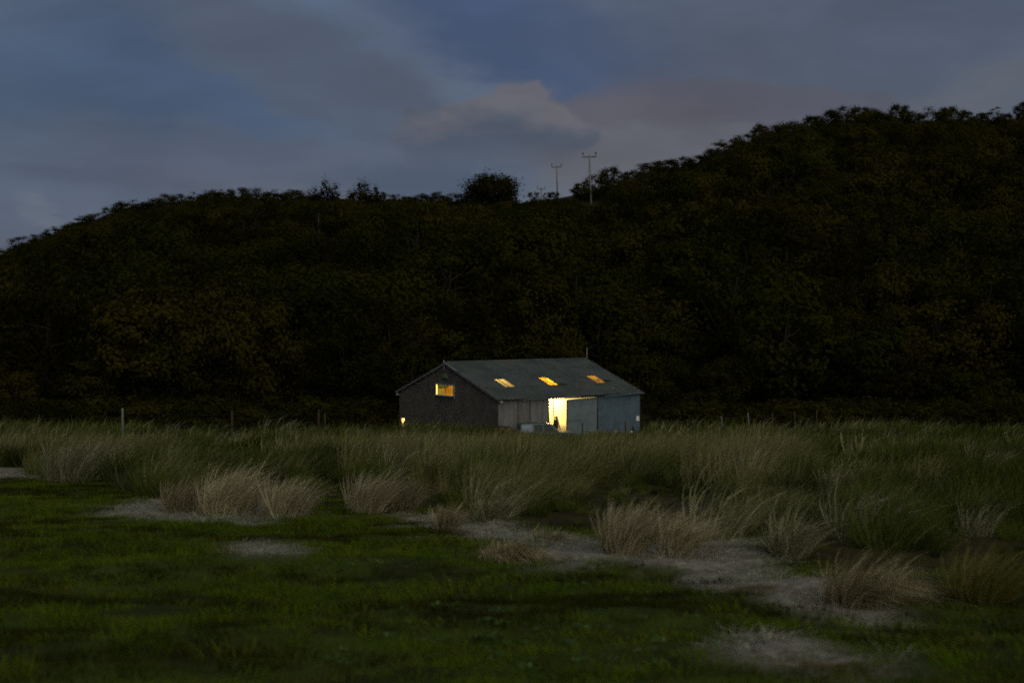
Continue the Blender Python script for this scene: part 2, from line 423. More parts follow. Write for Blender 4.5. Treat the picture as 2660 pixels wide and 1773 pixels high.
M_RUSH = blade_mat('rush_green', (.026, .040, .003), (.42, .44, .19), (.066, .085, .012), var=1.2)
M_RUSH_S = blade_mat('rush_olive', (.036, .044, .005), (.41, .40, .17), (.085, .082, .016), var=1.2)
M_STRAW = blade_mat('rush_straw', (.22, .20, .10), (.64, .59, .38), trans=.3, var=.2)
M_STRAW_B = blade_mat('rush_straw_brown', (.13, .115, .05), (.50, .45, .27), trans=.3, var=.2)
M_STRAW_G = blade_mat('rush_straw_green', (.08, .085, .022), (.46, .45, .28), trans=.3, var=.2)
M_LAWN = blade_mat('lawn_grass', (.056, .098, .004), (.14, .225, .010), (.10, .11, .014), trans=.4, var=.5)
M_LAWN_D = blade_mat('lawn_dark', (.016, .024, .002), (.045, .058, .005), (.042, .034, .007), trans=.4, var=.6)
M_MAT = blade_mat('matted_straw', (.09, .085, .05), (.55, .54, .42), (.12, .15, .09), trans=.1, var=.9)
M_WEED = blade_mat('weed_leaf', (.06, .12, .03), (.14, .22, .08), trans=.3)

# far and middle rushes
mixt = lambda lo, hi: (lambda r, n: lo + (hi - lo) * r.random(n) ** 1.6)
RK = [((0, .5), .20, .75), ((.35, 1), .42, 1.0), ((0, .10), .15, .8), ((.15, .7), .35, .9), ((.5, 1.0), .5, .95)]
def rush_set(n, rad, wdt, seg, seed):   # fountains: narrow foot, fanned top
    return [blade_mesh('rush', M_RUSH if k in (0, 2, 3) else M_RUSH_S, [blades(n, rad, .3, hk, wdt, .75, wk, .12, seg, mixt(*tk), seed + k), blades(n // 3, rad, .25, .55 * hk, wdt, 1.1, wk, .2, 3, mixt(0, .4), seed + 20 + k)]) for k, (tk, wk, hk) in enumerate(RK)] + [blade_mesh('rush', M_STRAW_G, [blades(int(n * .8), rad * 1.1, .4, 1.05, wdt, .5, .5, .15, seg, mixt(.1, 1), seed + 40)])]
rush_near = rush_set(190, .22, .011, 4, 100); rush_far = rush_set(70, .3, .030, 3, 200)
BARN_C = np.array([-1.05, 108.0]); BTH = math.radians(37.8)
BU = np.array([math.cos(BTH), math.sin(BTH)]); BV = np.array([-math.sin(BTH), math.cos(BTH)])
def in_yard(x, y, pad=.6):
    s_ = (x - BARN_C[0]) * BU[0] + (y - BARN_C[1]) * BU[1]; w_ = (x - BARN_C[0]) * BV[0] + (y - BARN_C[1]) * BV[1]
    return (s_ > -pad) & (s_ < 14.64 + pad) & (w_ > -pad) & (w_ < 13.65 + pad)
def frustum_points(n, y0, y1, margin=1.5):
    """even scatter over the ground the lens could see, and a little to each side"""
    y = np.sqrt(RNG.random(n) * (y1 ** 2 - y0 ** 2) + y0 ** 2); x = (RNG.random(n) * 2 - 1) * (.40 * y + margin); return x, y
def scatter_rush(name, x, y, hs, protos, label, dark=False):
    z = zg(x, y); n = len(x)
    # patchy height: hollows and taller stands
    nzz = fbm(x * .36 + 40, y * .17 + 7, 4) * 3.2 + .5 + RNG.normal(0, .10, n)
    lift = np.clip((nzz - .15) / .7, 0, 1); lift = lift * lift * (3 - 2 * lift)
    hh = hs * (.26 + 1.08 * lift) * (.8 + .4 * RNG.random(n))
    rot = np.stack([RNG.normal(0, .06, n), RNG.normal(.05, .06, n), RNG.normal(0, .45, n)], -1)
    scl = np.stack([hh * (.95 + .35 * RNG.random(n))] * 2 + [hh * 1.15], -1)
    # plant colour goes in patches, darkened for hollows and lens falloff at right
    pk = np.clip(((.55 * nzz + .45 * (fbm(x * .9 + 80, y * .6, 3) * 3 + .5) + RNG.normal(0, .12, n) - .17 + .22 * np.exp(-((x / y - .08) / .17) ** 2) - .30 * np.clip((y - 55) / 45, 0, 1) - .15 * np.clip((x / y - .22) / .1, 0, 1) - .5) * 7 + 2.5).astype(int), 0, 4)
    if dark: pk[:] = 0; lift[:] = 0
    return scatter(name, np.stack([x, y, z], -1), rot, scl, np.where(RNG.random(n) < .04 * (lift > .3), 5, np.array([2, 2, 0, 3, 1])[pk]), protos, label)
x, y = frustum_points(3600, 12, 46, 4)
k = (y > rush_edge(x, y) - .1 + RNG.random(len(x)) * .8); k &= (RNG.random(len(x)) < np.clip((y - rush_edge(x, y)) / 3.5, .55, 1))
k &= dead(x, y) < .4
scatter_rush('rushes', x[k], y[k], np.clip(.62 + (y[k] - 14) * .012, .62, .95), rush_near, 'green and straw rushes filling the near half of the field')
x, y = frustum_points(9000, 44, 112, 8); k = ~in_yard(x, y, 1.0) & (y < 112)
door = BARN_C + BU * 5.9
def lower(x, y):
    # trampled yard in front of the barn
    s_ = (x - BARN_C[0]) * BU[0] + (y - BARN_C[1]) * BU[1]; w_ = -((x - BARN_C[0]) * BV[0] + (y - BARN_C[1]) * BV[1])
    return (s_ > .3) & (s_ < 16) & (w_ > -1) & (w_ < 7.5)
hs = np.where(lower(x, y), .5, 1.0)
pxx = CX + F * x / y; hs = np.where((pxx > 1080) & (pxx < 1290) & (y > 84), 1.5, hs)
hs = np.where(lower(x, y) | ((pxx > 1080) & (pxx < 1700)), hs, hs * (1 + .75 * np.clip((y - 70) / 30, 0, 1)))
k &= ~(lower(x, y) & (RNG.random(len(x)) < .6))
scatter_rush('distant_rushes', x[k], y[k], hs[k], rush_far, 'dark green rushes running on to the barn and the wood')
x, y = frustum_points(2600, 108, 132, 10); k = ~in_yard(x, y, 1.0) & (y > 112)
scatter_rush('rough_grass', x[k], y[k], .45 * np.ones(k.sum()), rush_far, 'rough grass along the foot of the wooded hill', True)

# short sward
lawn = [blade_mesh('lawn', [M_LAWN_D, M_LAWN_D, M_LAWN, M_LAWN][k], [blades(85, .17, .035, .12, .007, .9, .35, .3, 2, None, 300 + k, .5)]) for k in range(4)]
lawn += [blade_mesh('lawn', M_LAWN, [blades(40, .15, .08, .24, .006, .7, .4, .3, 3, mixt(.2, 1), 310 + k, .5)]) for k in range(2)]
x, y = frustum_points(24000, 5.2, 34, 1.0); e = rush_edge(x, y)
k = (y < e + .8 + 2.4 * RNG.random(len(x))) & (dead(x, y) < RNG.random(len(x)) * .7 + .15)
x, y = x[k], y[k]; n = len(x)
tall = (fbm(x * .5 + 3, y * .9 + 60, 3) > .07) & (RNG.random(n) < .35)
hz = .5 + 1.1 * np.clip(fbm(x * .8 + 11, y * 1.6, 3) + .45, 0, 1)
scatter('short_grass', np.stack([x, y, zg(x, y)], -1), np.stack([RNG.normal(0, .1, n), RNG.normal(0, .1, n), RNG.random(n) * 6.3], -1),
        np.stack([np.ones(n), np.ones(n), hz], -1), np.where(tall, 4 + RNG.integers(0, 2, n), RNG.integers(0, 2, n) + 2 * (fbm(x * .45 + 70, y * 1.1, 4) + RNG.normal(0, .06, n) > 0)), lawn, 'short green grass of the foreground')
# matted dead grass
mats_ = [blade_mesh('mat', M_MAT, [blades(90, .25, .06, .20, .006, 3.2, .5, .12, 3, None, 330 + k, .5)]) for k in range(3)]
x, y = frustum_points(16000, 5.5, 40, 1.0); k = dead(x, y) > RNG.random(len(x)) * .6 + .35; x, y = x[k], y[k]; n = len(x)
scatter('matted_dead_grass', np.stack([x, y, zg(x, y) + .01], -1), np.stack([RNG.normal(0, .1, n), RNG.normal(0, .1, n), RNG.normal(0, .8, n)], -1),
        np.stack([np.ones(n) * .9, np.ones(n) * .9, .15 + .25 * RNG.random(n)], -1), RNG.integers(0, 3, n), mats_, 'pale matted dead grass lying flat in patches')
# broad-leaved weeds in the sward
def weed_mesh(seed):
    parts = [blades(9, .05, .07, .17, .045, 2.0, .1, .5, 4, None, seed, .5)]
    return blade_mesh('weed', M_WEED, parts)
weeds = [weed_mesh(350 + k) for k in range(3)]
px = RNG.normal(1350, 330, 170); py = 1380 + 380 * RNG.random(170) ** 1.2; pts = []
for a, b in zip(px, py):
    if 700 < a < 2100:
        q = ground_hit(a, b)
        if dead(np.array([q[0]]), np.array([q[1]]))[0] < .5: pts.append((q[0], q[1], float(zg(q[0], q[1])) + .02))
n = len(pts)
scatter('broadleaf_weeds', pts, np.stack([RNG.normal(0, .15, n), RNG.normal(0, .15, n), RNG.random(n) * 6.3], -1), np.repeat((.18 + .32 * RNG.random(n))[:, None], 3, 1), RNG.integers(0, 3, n), weeds,
        'small broad-leaved weeds scattered through the short grass')

# ------------------------------------------------------------------ single tussocks one can point at
def tussock(px, py, wpx, hpx, m, label, wind=.45, n=750, spread=.5, droop=.15, seed=0, short=.45, name='rush_tussock', wd=.007):
    gx, gy = ground_hit(px, py); sc = gy / F
    h = hpx * sc * 1.5; r_ = wpx * sc * .30
    me = blade_mesh(name, m, [blades(int(n * 1.15), r_, h * short, h, wd * 1.4, spread, wind, droop, 6, mixt(0, 1.0), 500 + seed, .65),
                              blades(n // 4, r_ * 1.3, h * .12, h * .4, wd, 1.2, wind * .6, .3, 3, mixt(.2, 1), 700 + seed, .5)])
    o = link(name, me, loc=(gx, gy, float(zg(gx, gy)))); o.rotation_euler = (0, 0, random.uniform(-.2, .2))
    return tag(o, label, 'grass tussock', 'tussocks standing in front of the rushes')
tussock(590, 1338, 210, 135, M_STRAW, 'largest pale tussock on the left, bowed far over to the right by wind', .62, 950, .45, seed=1)
tussock(470, 1325, 130, 90, M_STRAW_B, 'low brown tussock just left of the largest bowed tussock', .4, 420, .6, seed=2)
tussock(742, 1340, 150, 105, M_STRAW, 'pale tussock right of the largest bowed one, above the small bleached patch', .5, 650, .55, seed=3)
tussock(950, 1332, 120, 112, M_STRAW, 'pale upright tussock at the edge of the green sward, left of centre', .45, 650, .5, seed=4)
tussock(1045, 1328, 95, 95, M_STRAW_B, 'brownish tussock leaning right beside the pale upright one', .5, 480, .5, seed=5)
tussock(1160, 1378, 72, 72, M_STRAW_B, 'small pinkish brown tussock left of the round mop of dead grass', .35, 380, .6, seed=6)
tussock(1285, 1348, 140, 66, M_STRAW_G, 'low greenish tussock behind the round mop of dead grass', .35, 480, .7, seed=7)
tussock(1315, 1452, 165, 84, M_STRAW_B, 'round drooping mop of dead brown grass at the middle of the bleached band', .3, 950, .9, .65, seed=8)
tussock(1420, 1405, 130, 55, M_STRAW_G, 'low matted tussock just right and behind the round mop', .3, 420, .9, .5, seed=9)
tussock(1622, 1442, 150, 140, M_STRAW, 'tall pale feathery tussock right of centre, the left one of a pair', .42, 950, .45, seed=10)
tussock(1752, 1450, 110, 122, M_STRAW, 'rounded pale tussock right of centre, the right one of a pair', .55, 750, .45, seed=11)
tussock(2050, 1440, 150, 110, M_STRAW_G, 'loose greenish tussock on the bleached band, right of the pale pair', .4, 520, .6, seed=12)
tussock(2210, 1568, 190, 150, M_STRAW_B, 'dark tussock at the right with long blades streaming rightwards', .75, 600, .5, seed=13)
tussock(2300, 1545, 130, 115, M_STRAW, 'sparse pale tussock with wind-blown tips beside the dark one at right', .85, 260, .5, seed=14)
tussock(2550, 1560, 220, 150, M_RUSH_S, 'brown tussock nearest the right border of the field', .5, 500, .6, seed=15)
tussock(180, 1250, 170, 110, M_STRAW_G, 'faded tussock near the left border, ahead of the pale fence post', .35, 620, .5, seed=16)
tussock(250, 1235, 120, 100, M_STRAW_B, 'straw tussock leaning right, just below the pale fence post', .5, 480, .5, seed=17)
tussock(1060, 1222, 85, 98, M_STRAW_G, 'pale green tuft standing up among rushes below the barn gable', .45, 420, .45, seed=18)
tussock(395, 1185, 90, 70, M_STRAW_G, 'faded tuft right of the pale fence post', .35, 350, .5, seed=19)
tussock(1960, 1270, 120, 110, M_STRAW_G, 'pale grey-green tuft in the rushes to the right of the barn', .35, 500, .5, seed=20)
tussock(2180, 1290, 120, 90, M_STRAW_G, 'faint grey-green tuft farthest right among the middle rushes', .35, 420, .5, seed=21)
tussock(1702, 1122, 46, 30, M_STRAW, 'small pale tuft of bent stalks beside the right corner of the barn', .5, 160, .5, seed=22, wd=.03)

# ------------------------------------------------------------------ trees
M_BARK = mat('bark', (.022, .019, .012), .95, scale=6, stretch=(1, 1, .2)); M_BIRCH = mat('birch_bark', (.10, .105, .075), .8, scale=3, col2=(.04, .04, .03))
def leaf_mat(name, a, b, c):
    return blade_mat(name, a, b, c, trans=.3, var=.95)
M_LEAF = leaf_mat('leaf_oak', (.018, .022, .003), (.034, .039, .0045), (.032, .026, .005))
M_LEAF2 = leaf_mat('leaf_autumn', (.020, .019, .004), (.037, .034, .006), (.028, .030, .005))
def tree_mesh(seed, H=9.0, R=3.6, clumps=34, per=75, leaf=.34, base=.30, spiky=False, gap=0.0):
    r = np.random.default_rng(seed); cen = []
    while len(cen) < clumps:
        p = r.normal(0, 1, 3); p /= np.linalg.norm(p); rad = .45 + .55 * r.random() ** .5
        p = p * rad
        zc = base + (1 - base) * (.5 + .5 * p[2] * .92)
        wprof = 1.0 if not spiky else .75
        cen.append((p[0] * R * wprof * (1 + .2 * math.sin(seed + p[2] * 3)), p[1] * R * wprof, zc * H))
    cen = np.array(cen); cen[:, 2] -= .35 * np.hypot(cen[:, 0], cen[:, 1]) * .25
    V = []; TI = []
    for c in cen:
        s_ = R * (.17 + .17 * r.random()); k = int(per * (.6 + .8 * r.random()))
        off = r.normal(0, 1, (k, 3)) * s_ * .62
        if spiky: off[:, 2] *= 2.4; off[:, :2] *= .7
        else: off[:, 2] *= .7
        p = c + off; n_ = r.normal(0, .16, (k, 3)) + off / (np.linalg.norm(off, axis=1)[:, None] + 1e-6) + (c - np.array([0, 0, H * (base + .4)])) / R * .5; n_[:, 2] += .25; n_ /= np.linalg.norm(n_, axis=1)[:, None]
        a = np.cross(n_, r.normal(0, 1, (k, 3))); a /= np.linalg.norm(a, axis=1)[:, None]; b = np.cross(n_, a)
        sz = (leaf * (.5 + .9 * r.random(k)))[:, None] * .5
        V.append(np.stack([p - a * sz, p - b * sz * .6, p + a * sz, p + b * sz * .6], 1)); TI.append(np.repeat(r.random(k) * .12 + .5 * r.random() + .2, 4))
    V = np.concatenate(V).reshape(-1, 3); q = np.arange(len(V)).reshape(-1, 4)
    mb = MB(); tw = H * .014 + .03; top = np.array([0, 0, H * .72])
    bend = r.normal(0, .25, 2)
    mb.tube([(0, 0, -.8), (bend[0] * .3, bend[1] * .3, H * .2), (bend[0], bend[1], H * .45), (bend[0] * .4, bend[1] * .4, H * .8)], [tw * 1.3, tw, tw * .7, tw * .2], 6)
    for c in cen[::2]:
        h0 = H * (.22 + .4 * r.random()); mid = (np.array([bend[0] * h0 / H, bend[1] * h0 / H, h0]) + c) / 2 + np.array([0, 0, -.25])
        mb.tube([(bend[0] * h0 / H * 1.5, bend[1] * h0 / H * 1.5, h0), mid, c], [tw * .5, tw * .32, tw * .1], 4, False)
    return (V, q, np.concatenate(TI)), mb
def tree_protos(seed, m, bark, **kw):
    (V, q, ti), mb = tree_mesh(seed, **kw)
    cr = mesh_np('crown', V, [q], [m], tint=ti)
    tr = bpy.data.meshes.new('trunk'); tr.from_pydata(mb.v, [], mb.f); tr.materials.append(bark); tr.update()
    tv = np.array(mb.v); tq = np.array([f for f in mb.f if len(f) == 4])
    both = mesh_np('tree', np.concatenate([V, tv]), [q, tq + len(V)], [m, bark], mi=[0] * len(q) + [1] * len(tq), tint=np.concatenate([ti, np.zeros(len(tv))]))
    return cr, tr, both
OAK = [tree_protos(11 + k, [M_LEAF, M_LEAF, M_LEAF2][k % 3], M_BARK, H=9, R=3.7 + .3 * (k % 3), clumps=40 + 4 * k, per=105, leaf=.35, base=.08) for k in range(5)]
SHRUB = [tree_protos(31 + k, [M_LEAF, M_LEAF2][k % 2], M_BARK, H=3.4, R=2.1, clumps=18, per=60, leaf=.30, base=.05) for k in range(2)]
OPEN = [tree_protos(41 + k, [M_LEAF2, M_LEAF][k % 2], M_BARK, H=8, R=3.3, clumps=44, per=75, leaf=.38, base=.24) for k in range(3)]
SPIKY = [tree_protos(51 + k, M_LEAF, M_BARK, H=10, R=2.6, clumps=26, per=80, leaf=.42, base=.15, spiky=True) for k in range(2)]
BIG = tree_protos(61, M_LEAF2, M_BARK, H=7.2, R=5.4, clumps=110, per=80, leaf=.45, base=.10)
BIRCH = tree_protos(71, M_LEAF, M_BIRCH, H=11, R=2.0, clumps=14, per=50, leaf=.28, base=.52)

# the wood as one mass: trees on the slope that nobody could count
wp, wr, ws_, wi = [], [], [], []; random.seed(5)
cells = set(); tries = 0
# openings through which a rock or a pale stem is seen
SHOW = [(1648, 552, 568, 205), (826, 620, 675, 205), (890, 610, 680, 210), (2113, 425, 452, 255), (2190, 425, 452, 258), (2222, 425, 452, 256)]
while tries < 26000:
    tries += 1
    px_ = random.uniform(-420, 3080); t = random.random() ** .9
    Y = Y0 + 3 + t * (float(ridge_y(px_)) - Y0 - 3); X = (px_ - CX) / F * Y
    cs = 2.4 if (1385 < px_ < 1530 and Y > 212) or Y > float(ridge_y(px_)) - 16 else 4.7
    c = (int(X // cs), int(Y // cs), cs)
    if c in cells: continue
    cells.add(c)
    z = float(zg(X, Y)); sp_ = px_
    # bare heath under the poles
    if 1385 < px_ < 1530 and Y > 212:
        lim = random.uniform(1.0, 2.2)
    else: lim = 99
    ppy = 804 - (z - EYE) / Y * F
    room = (ppy - (float(skyline(px_)) + 4 + 14 * random.random())) / F * Y
    if 1500 < px_ < 1580 and Y < 234: room = min(room, (ppy - 532) / F * Y)
    if px_ > 1600 or px_ < 1380: room -= 14 * random.random() / F * Y
    h = min(random.choice([random.uniform(4.5, 8), random.uniform(7, 14)]), room, lim)
    for a, b0, b1, d in SHOW:
        if abs(px_ - a) < 1.6 / Y * F + 4 and Y < d and ppy > b0: h = min(h, (ppy - b1) / F * Y)
    if h < .5: continue
    if h < 3.2:
        wi.append(5 + random.randint(0, 1)); s_ = h / 3.4; sx = max(s_, .6) * random.uniform(.9, 1.3)
    else:
        wi.append(random.choice([0, 1, 2, 3, 4, 0, 1, 3, 7])); s_ = h / 9.0; sx = s_ ** .8 * random.uniform(.8, 1.25)
    wp.append((X, Y, z - .2)); wr.append((random.gauss(0, .04), random.gauss(0, .04), random.random() * 6.28)); ws_.append((sx, sx, s_))
    if len(wp) > 2600: break
for _ in range(420):   # scrub along the foot of the wood
    Y = random.uniform(117, 130); px_ = random.uniform(-200, 2860)
    if 960 < px_ < 1740: continue
    X = (px_ - CX) / F * Y; q = random.uniform(.5, 1.0)
    wp.append((X, Y, float(zg(X, Y)) - .15)); wr.append((0, 0, random.random() * 6.28)); ws_.append((q * 1.2, q * 1.2, q * .8)); wi.append(5 + random.randint(0, 1))
scatter('woodland', wp, wr, ws_, wi, [o[2] for o in OAK] + [o[2] for o in SHRUB] + [OPEN[0][2]], 'dark wood covering the hillside behind the barn')

def tree(proto, px, top, H0, W0, wpx=None, base_px=None, D=None, label='', name='oak_tree', cat='tree', group='trees along the skyline', hmin=2.5, back=13):
    """a tree standing on the ridge (or at depth D) whose crown reaches picture row `top`"""
    Y = D or float(ridge_y(px)) - back; X = (px - CX) / F * Y; z = float(zg(X, Y))
    zt = EYE + (804 - top) / F * Y; h = max(zt - z, hmin); sz = h / H0
    sx = (wpx / F * Y / (2 * W0)) if wpx else sz * random.uniform(.85, 1.15)
    o = empty(name, (X, Y, zt - h), random.random() * 6.28, label, cat, group); o.scale = (sx, sx, sz)
    c = link('crown', proto[0], o); t = link('trunk', proto[1], o); return o
ORD = ['first', 'second', 'third', 'fourth', 'fifth', 'sixth', 'seventh', 'eighth', 'ninth', 'tenth', 'eleventh', 'twelfth', 'thirteenth', 'fourteenth', 'fifteenth', 'sixteenth', 'seventeenth', 'eighteenth', 'nineteenth', 'twentieth']
left = [(18, 640), (70, 612), (112, 602), (150, 585), (190, 575), (228, 556), (262, 552), (300, 528), (338, 516), (372, 522), (410, 512), (440, 501), (475, 503), (515, 496), (552, 490), (590, 486), (628, 484), (662, 488), (715, 490), (762, 490)]
for i, (a, b) in enumerate(left):
    tree(OAK[i % 5], a, b, 9.2, 3.8, wpx=random.uniform(58, 92), label='rounded dark tree, %s from the left border along the left skyline' % ORD[i])
mid = [(1000, 498, 'low dark tree on the skyline, just right of the spiky pair'), (1045, 502, 'low dark tree midway between spiky pair and big domed tree'), (1095, 500, 'small dark tree left of the big domed tree, farther one'),
       (1140, 494, 'small flat-topped tree left of the big domed tree'), (1185, 499, 'small dark tree touching the left side of the big domed tree')]
for i, (a, b, l) in enumerate(mid): tree(OAK[(i + 2) % 5], a, b, 9.2, 3.8, wpx=62, label=l)
tree(SPIKY[0], 852, 464, 10.5, 2.2, wpx=70, label='tall spiky-topped tree on the skyline, left one of a pair', name='spiky_tree')
tree(SPIKY[1], 938, 466, 10.5, 2.2, wpx=82, label='tall spiky-topped tree on the skyline, right one of a pair', name='spiky_tree')
tree(SPIKY[0], 815, 484, 10.5, 2.2, wpx=48, label='shorter spiky tree at the left foot of the spiky pair', name='spiky_tree')
tree(SPIKY[1], 975, 478, 10.5, 2.2, wpx=40, label='shorter spiky tree at the right foot of the spiky pair', name='spiky_tree')
tree(BIG, 1278, 449, 7.4, 5.9, wpx=168, label='big domed dark tree standing alone on the middle of the skyline', name='domed_tree', group=None)
for a, b, l in [(1386, 496, 'small open tree right of the big domed tree'), (1424, 499, 'thin little tree beside the smallest power pole'), (1440, 497, 'small open tree left of the middle power pole')]:
    tree(SHRUB[0], a, b, 3.5, 2.2, wpx=34, label=l, name='open_tree', hmin=1.2, back=9)
for i, (a, b, w_, l) in enumerate([(1512, 464, 52, 'open tree just left of the tallest power pole'), (1545, 455, 44, 'open tree right behind the tallest power pole'), (1588, 428, 66, 'tall open-crowned tree right of the tallest power pole'), (1640, 440, 50, 'dense tree right of the tall open-crowned tree')]):
    tree([OPEN[0], OAK[1], OPEN[1], OAK[3]][i], a, b, 8.6, 3.5, wpx=w_ * 1.15, label=l, name='open_tree', back=24)
right = [(1690, 420), (1728, 414), (1768, 406), (1815, 398), (1850, 384), (1892, 356), (1932, 345), (1975, 320), (2015, 318), (2052, 312), (2105, 298), (2150, 286), (2182, 275), (2228, 274), (2262, 280), (2290, 292), (2332, 268), (2368, 290), (2425, 276), (2462, 275)]
for i, (a, b) in enumerate(right):
    tree((OPEN[i % 3] if i % 3 == 1 else OAK[i % 5]), a, b, 8.4 if i % 3 == 1 else 9.2, 3.6, wpx=random.uniform(66, 100), label='dark tree on the right skyline, %s counting right from the power poles\' trees' % ORD[i], name='skyline_tree')
for a, b, l in [(2505, 284, 'dark tree on the far right skyline, left of the pale feathery one'), (2545, 292, 'small dark tree touching the pale feathery one on the far right'), (2612, 294, 'small dark tree just right of the pale feathery one'), (2655, 262, 'tall dark tree cut by the right border of the picture')]:
    tree(OPEN[1], a, b, 8.4, 3.5, wpx=60, label=l, name='skyline_tree')
tree(BIRCH, 2584, 272, 11.5, 2.2, wpx=52, label='pale feathery thin tree on the far right skyline', name='birch_tree')
for a, b, D_, l in [(826, 520, 205, 'birch with a pale trunk showing on the slope, left of its fellow'), (890, 505, 210, 'birch with a pale trunk on the slope below the spiky pair'), (2113, 380, 255, 'slim pale-stemmed birch high on the right slope, leftmost of three'), (2190, 372, 258, 'leaning pale-stemmed birch high on the right slope, middle of three'), (2222, 380, 256, 'slim pale-stemmed birch high on the right slope, rightmost of three')]:
    tree(BIRCH, a, b, 11.5, 2.2, wpx=40, D=D_, label=l, name='birch_tree', group='birches on the wooded slope')

# pale rocks showing through the wood
M_ROCK = mat('rock', (.085, .085, .08), .9, scale=2, bump=.5)
def rock(px, py, D_, s_, label):
    X = (px - CX) / F * D_; r = np.random.default_rng(int(px)); v = []; f = []
    nu, nv = 10, 7
    for j in range(nv + 1):
        for i in range(nu):
            th = math.pi * j / nv; ph = 2 * math.pi * i / nu; k = 1 + r.normal(0, .13)
            v.append((math.sin(th) * math.cos(ph) * s_ * k, math.sin(th) * math.sin(ph) * s_ * .7 * k, math.cos(th) * s_ * 1.1 * k))
    for j in range(nv):
        for i in range(nu): f.append((j * nu + i, j * nu + (i + 1) % nu, (j + 1) * nu + (i + 1) % nu, (j + 1) * nu + i))
    mb = MB().add(v, f); o = mb.build('rock', M_ROCK); o.location = (X, D_, float(at(px, py, D_)[2])); return tag(o, label, 'rock')
rock(1648, 560, 205, .9, 'small pale rock on the slope below the open-crowned trees')

# ------------------------------------------------------------------ power poles
M_POLE = mat('pole_wood', (.17, .18, .15), .85, scale=2, stretch=(1, 1, .15)); M_STEEL = mat('dark_steel', (.05, .05, .05), .5, metal=.6); M_INS = mat('insulator', (.035, .02, .015), .3, spec=.5)
def pole(px, base, top, arm_px, D_, label, lean=-.03):
    b = at(px, base, D_); t = at(px, top, D_); h = t[2] - b[2]; o = empty('power_pole', (b[0], b[1], b[2] - 2), 0, label, 'power pole', 'power poles on the hill'); o.rotation_euler = (0, lean, 0)
    H = h + 2; a = arm_px / F * D_ / 2
    MB().tube([(0, 0, 0), (0, 0, H)], [.17, .12], 10).build('shaft', M_POLE, o, True)
    MB().box(-a, a, -.07, .07, H - .42, H - .27).build('crossarm', M_STEEL, o)
    for s_ in (-1, 1):
        i_ = MB().tube([(s_ * (a - .08), 0, H - .27), (s_ * (a - .08), 0, H + .05), (s_ * (a - .08), 0, H + .1), (s_ * (a - .08), 0, H + .2), (s_ * (a - .08), 0, H + .3), (s_ * (a - .08), 0, H + .42)], [.025, .025, .10, .15, .13, .05], 8).build('insulator', M_INS, o, True)
    return o
p1 = pole(1537, 545, 402, 36, 230, 'tallest power pole, nearest of three on the hill', -.035)
MB().tube([(-1.95, .3, 1.5), (-.2, 0, 9.0)], .012, 4).build('stay_wire', M_STEEL, p1)
MB().tube([(-1.0, .15, 5.58), (-.94, .14, 5.82)], [.06, .06], 6).build('stay_insulator', M_INS, p1)
pole(1449, 516, 430, 27, 300, 'middle power pole standing on the skyline', -.03)
pole(1406, 520, 488, 21, 380, 'smallest power pole, mostly hidden behind the skyline', 0)

# ------------------------------------------------------------------ fences
M_POST = mat('weathered_post', (.14, .165, .14), .9, scale=5, stretch=(1, 1, .2)); M_POSTD = mat('brown_post', (.055, .042, .022), .9, scale=5, stretch=(1, 1, .2)); M_WIRE = mat('fence_wire', (.09, .09, .08), .6, metal=.5)
def fence(posts, label):
    root = None; tops = []
    for px_, top, D_, r_, m, lean in posts:
        t = at(px_, top, D_); z = float(zg(t[0], t[1])) - .25
        if root is None: root = empty('wire_fence', (t[0], t[1], z + .25), 0, label, 'fence')
        off = np.array([t[0], t[1], z]) - np.array(root.location); H = t[2] - z
        mb = MB().tube([(0, 0, 0), (0, 0, H * .5), (0, 0, H - .02), (0, 0, H)], [r_ * 1.05, r_, r_ * .95, r_ * .7], 8); o = mb.build('post', m, root, True); o.location = off; o.rotation_euler = (random.gauss(0, .02), lean, 0)
        tops.append((off, H))
    for k_ in (.92, .68, .42):
        pts = []
        for (a, ha), (b, hb) in zip(tops[:-1], tops[1:]):
            for q in np.linspace(0, 1, 6)[:-1]: pts.append(a + (b - a) * q + np.array([0, -.08, (ha + (hb - ha) * q) * k_ - .04 * math.sin(q * math.pi)]))
        pts.append(tops[-1][0] + np.array([0, -.08, tops[-1][1] * k_])); MB().tube(pts, .004, 4).build('wire', M_WIRE, root)
    return root
fence([(317, 1060, 62, .05, M_POST, 0), (602, 1067, 84, .05, M_POSTD, .01), (826, 1063, 101, .06, M_POSTD, .02), (846, 1074, 104, .06, M_POSTD, -.03)], 'wire fence with one pale post standing tall at the left')
fence([(1513, 1098, 99, .05, M_POSTD, 0), (1625, 1093, 99, .05, M_POSTD, 0), (1722, 1093, 98, .045, M_POST, 0), (1801, 1086, 100, .05, M_POSTD, -.02), (1879, 1080, 101, .045, M_POST, -.06), (1948, 1071, 103, .045, M_POST, -.06), (2011, 1070, 106, .05, M_POSTD, -.06), (2068, 1068, 109, .05, M_POSTD, -.05), (2121, 1066, 112, .05, M_POSTD, 0)],
      'wire fence of thin leaning posts running right from the barn')

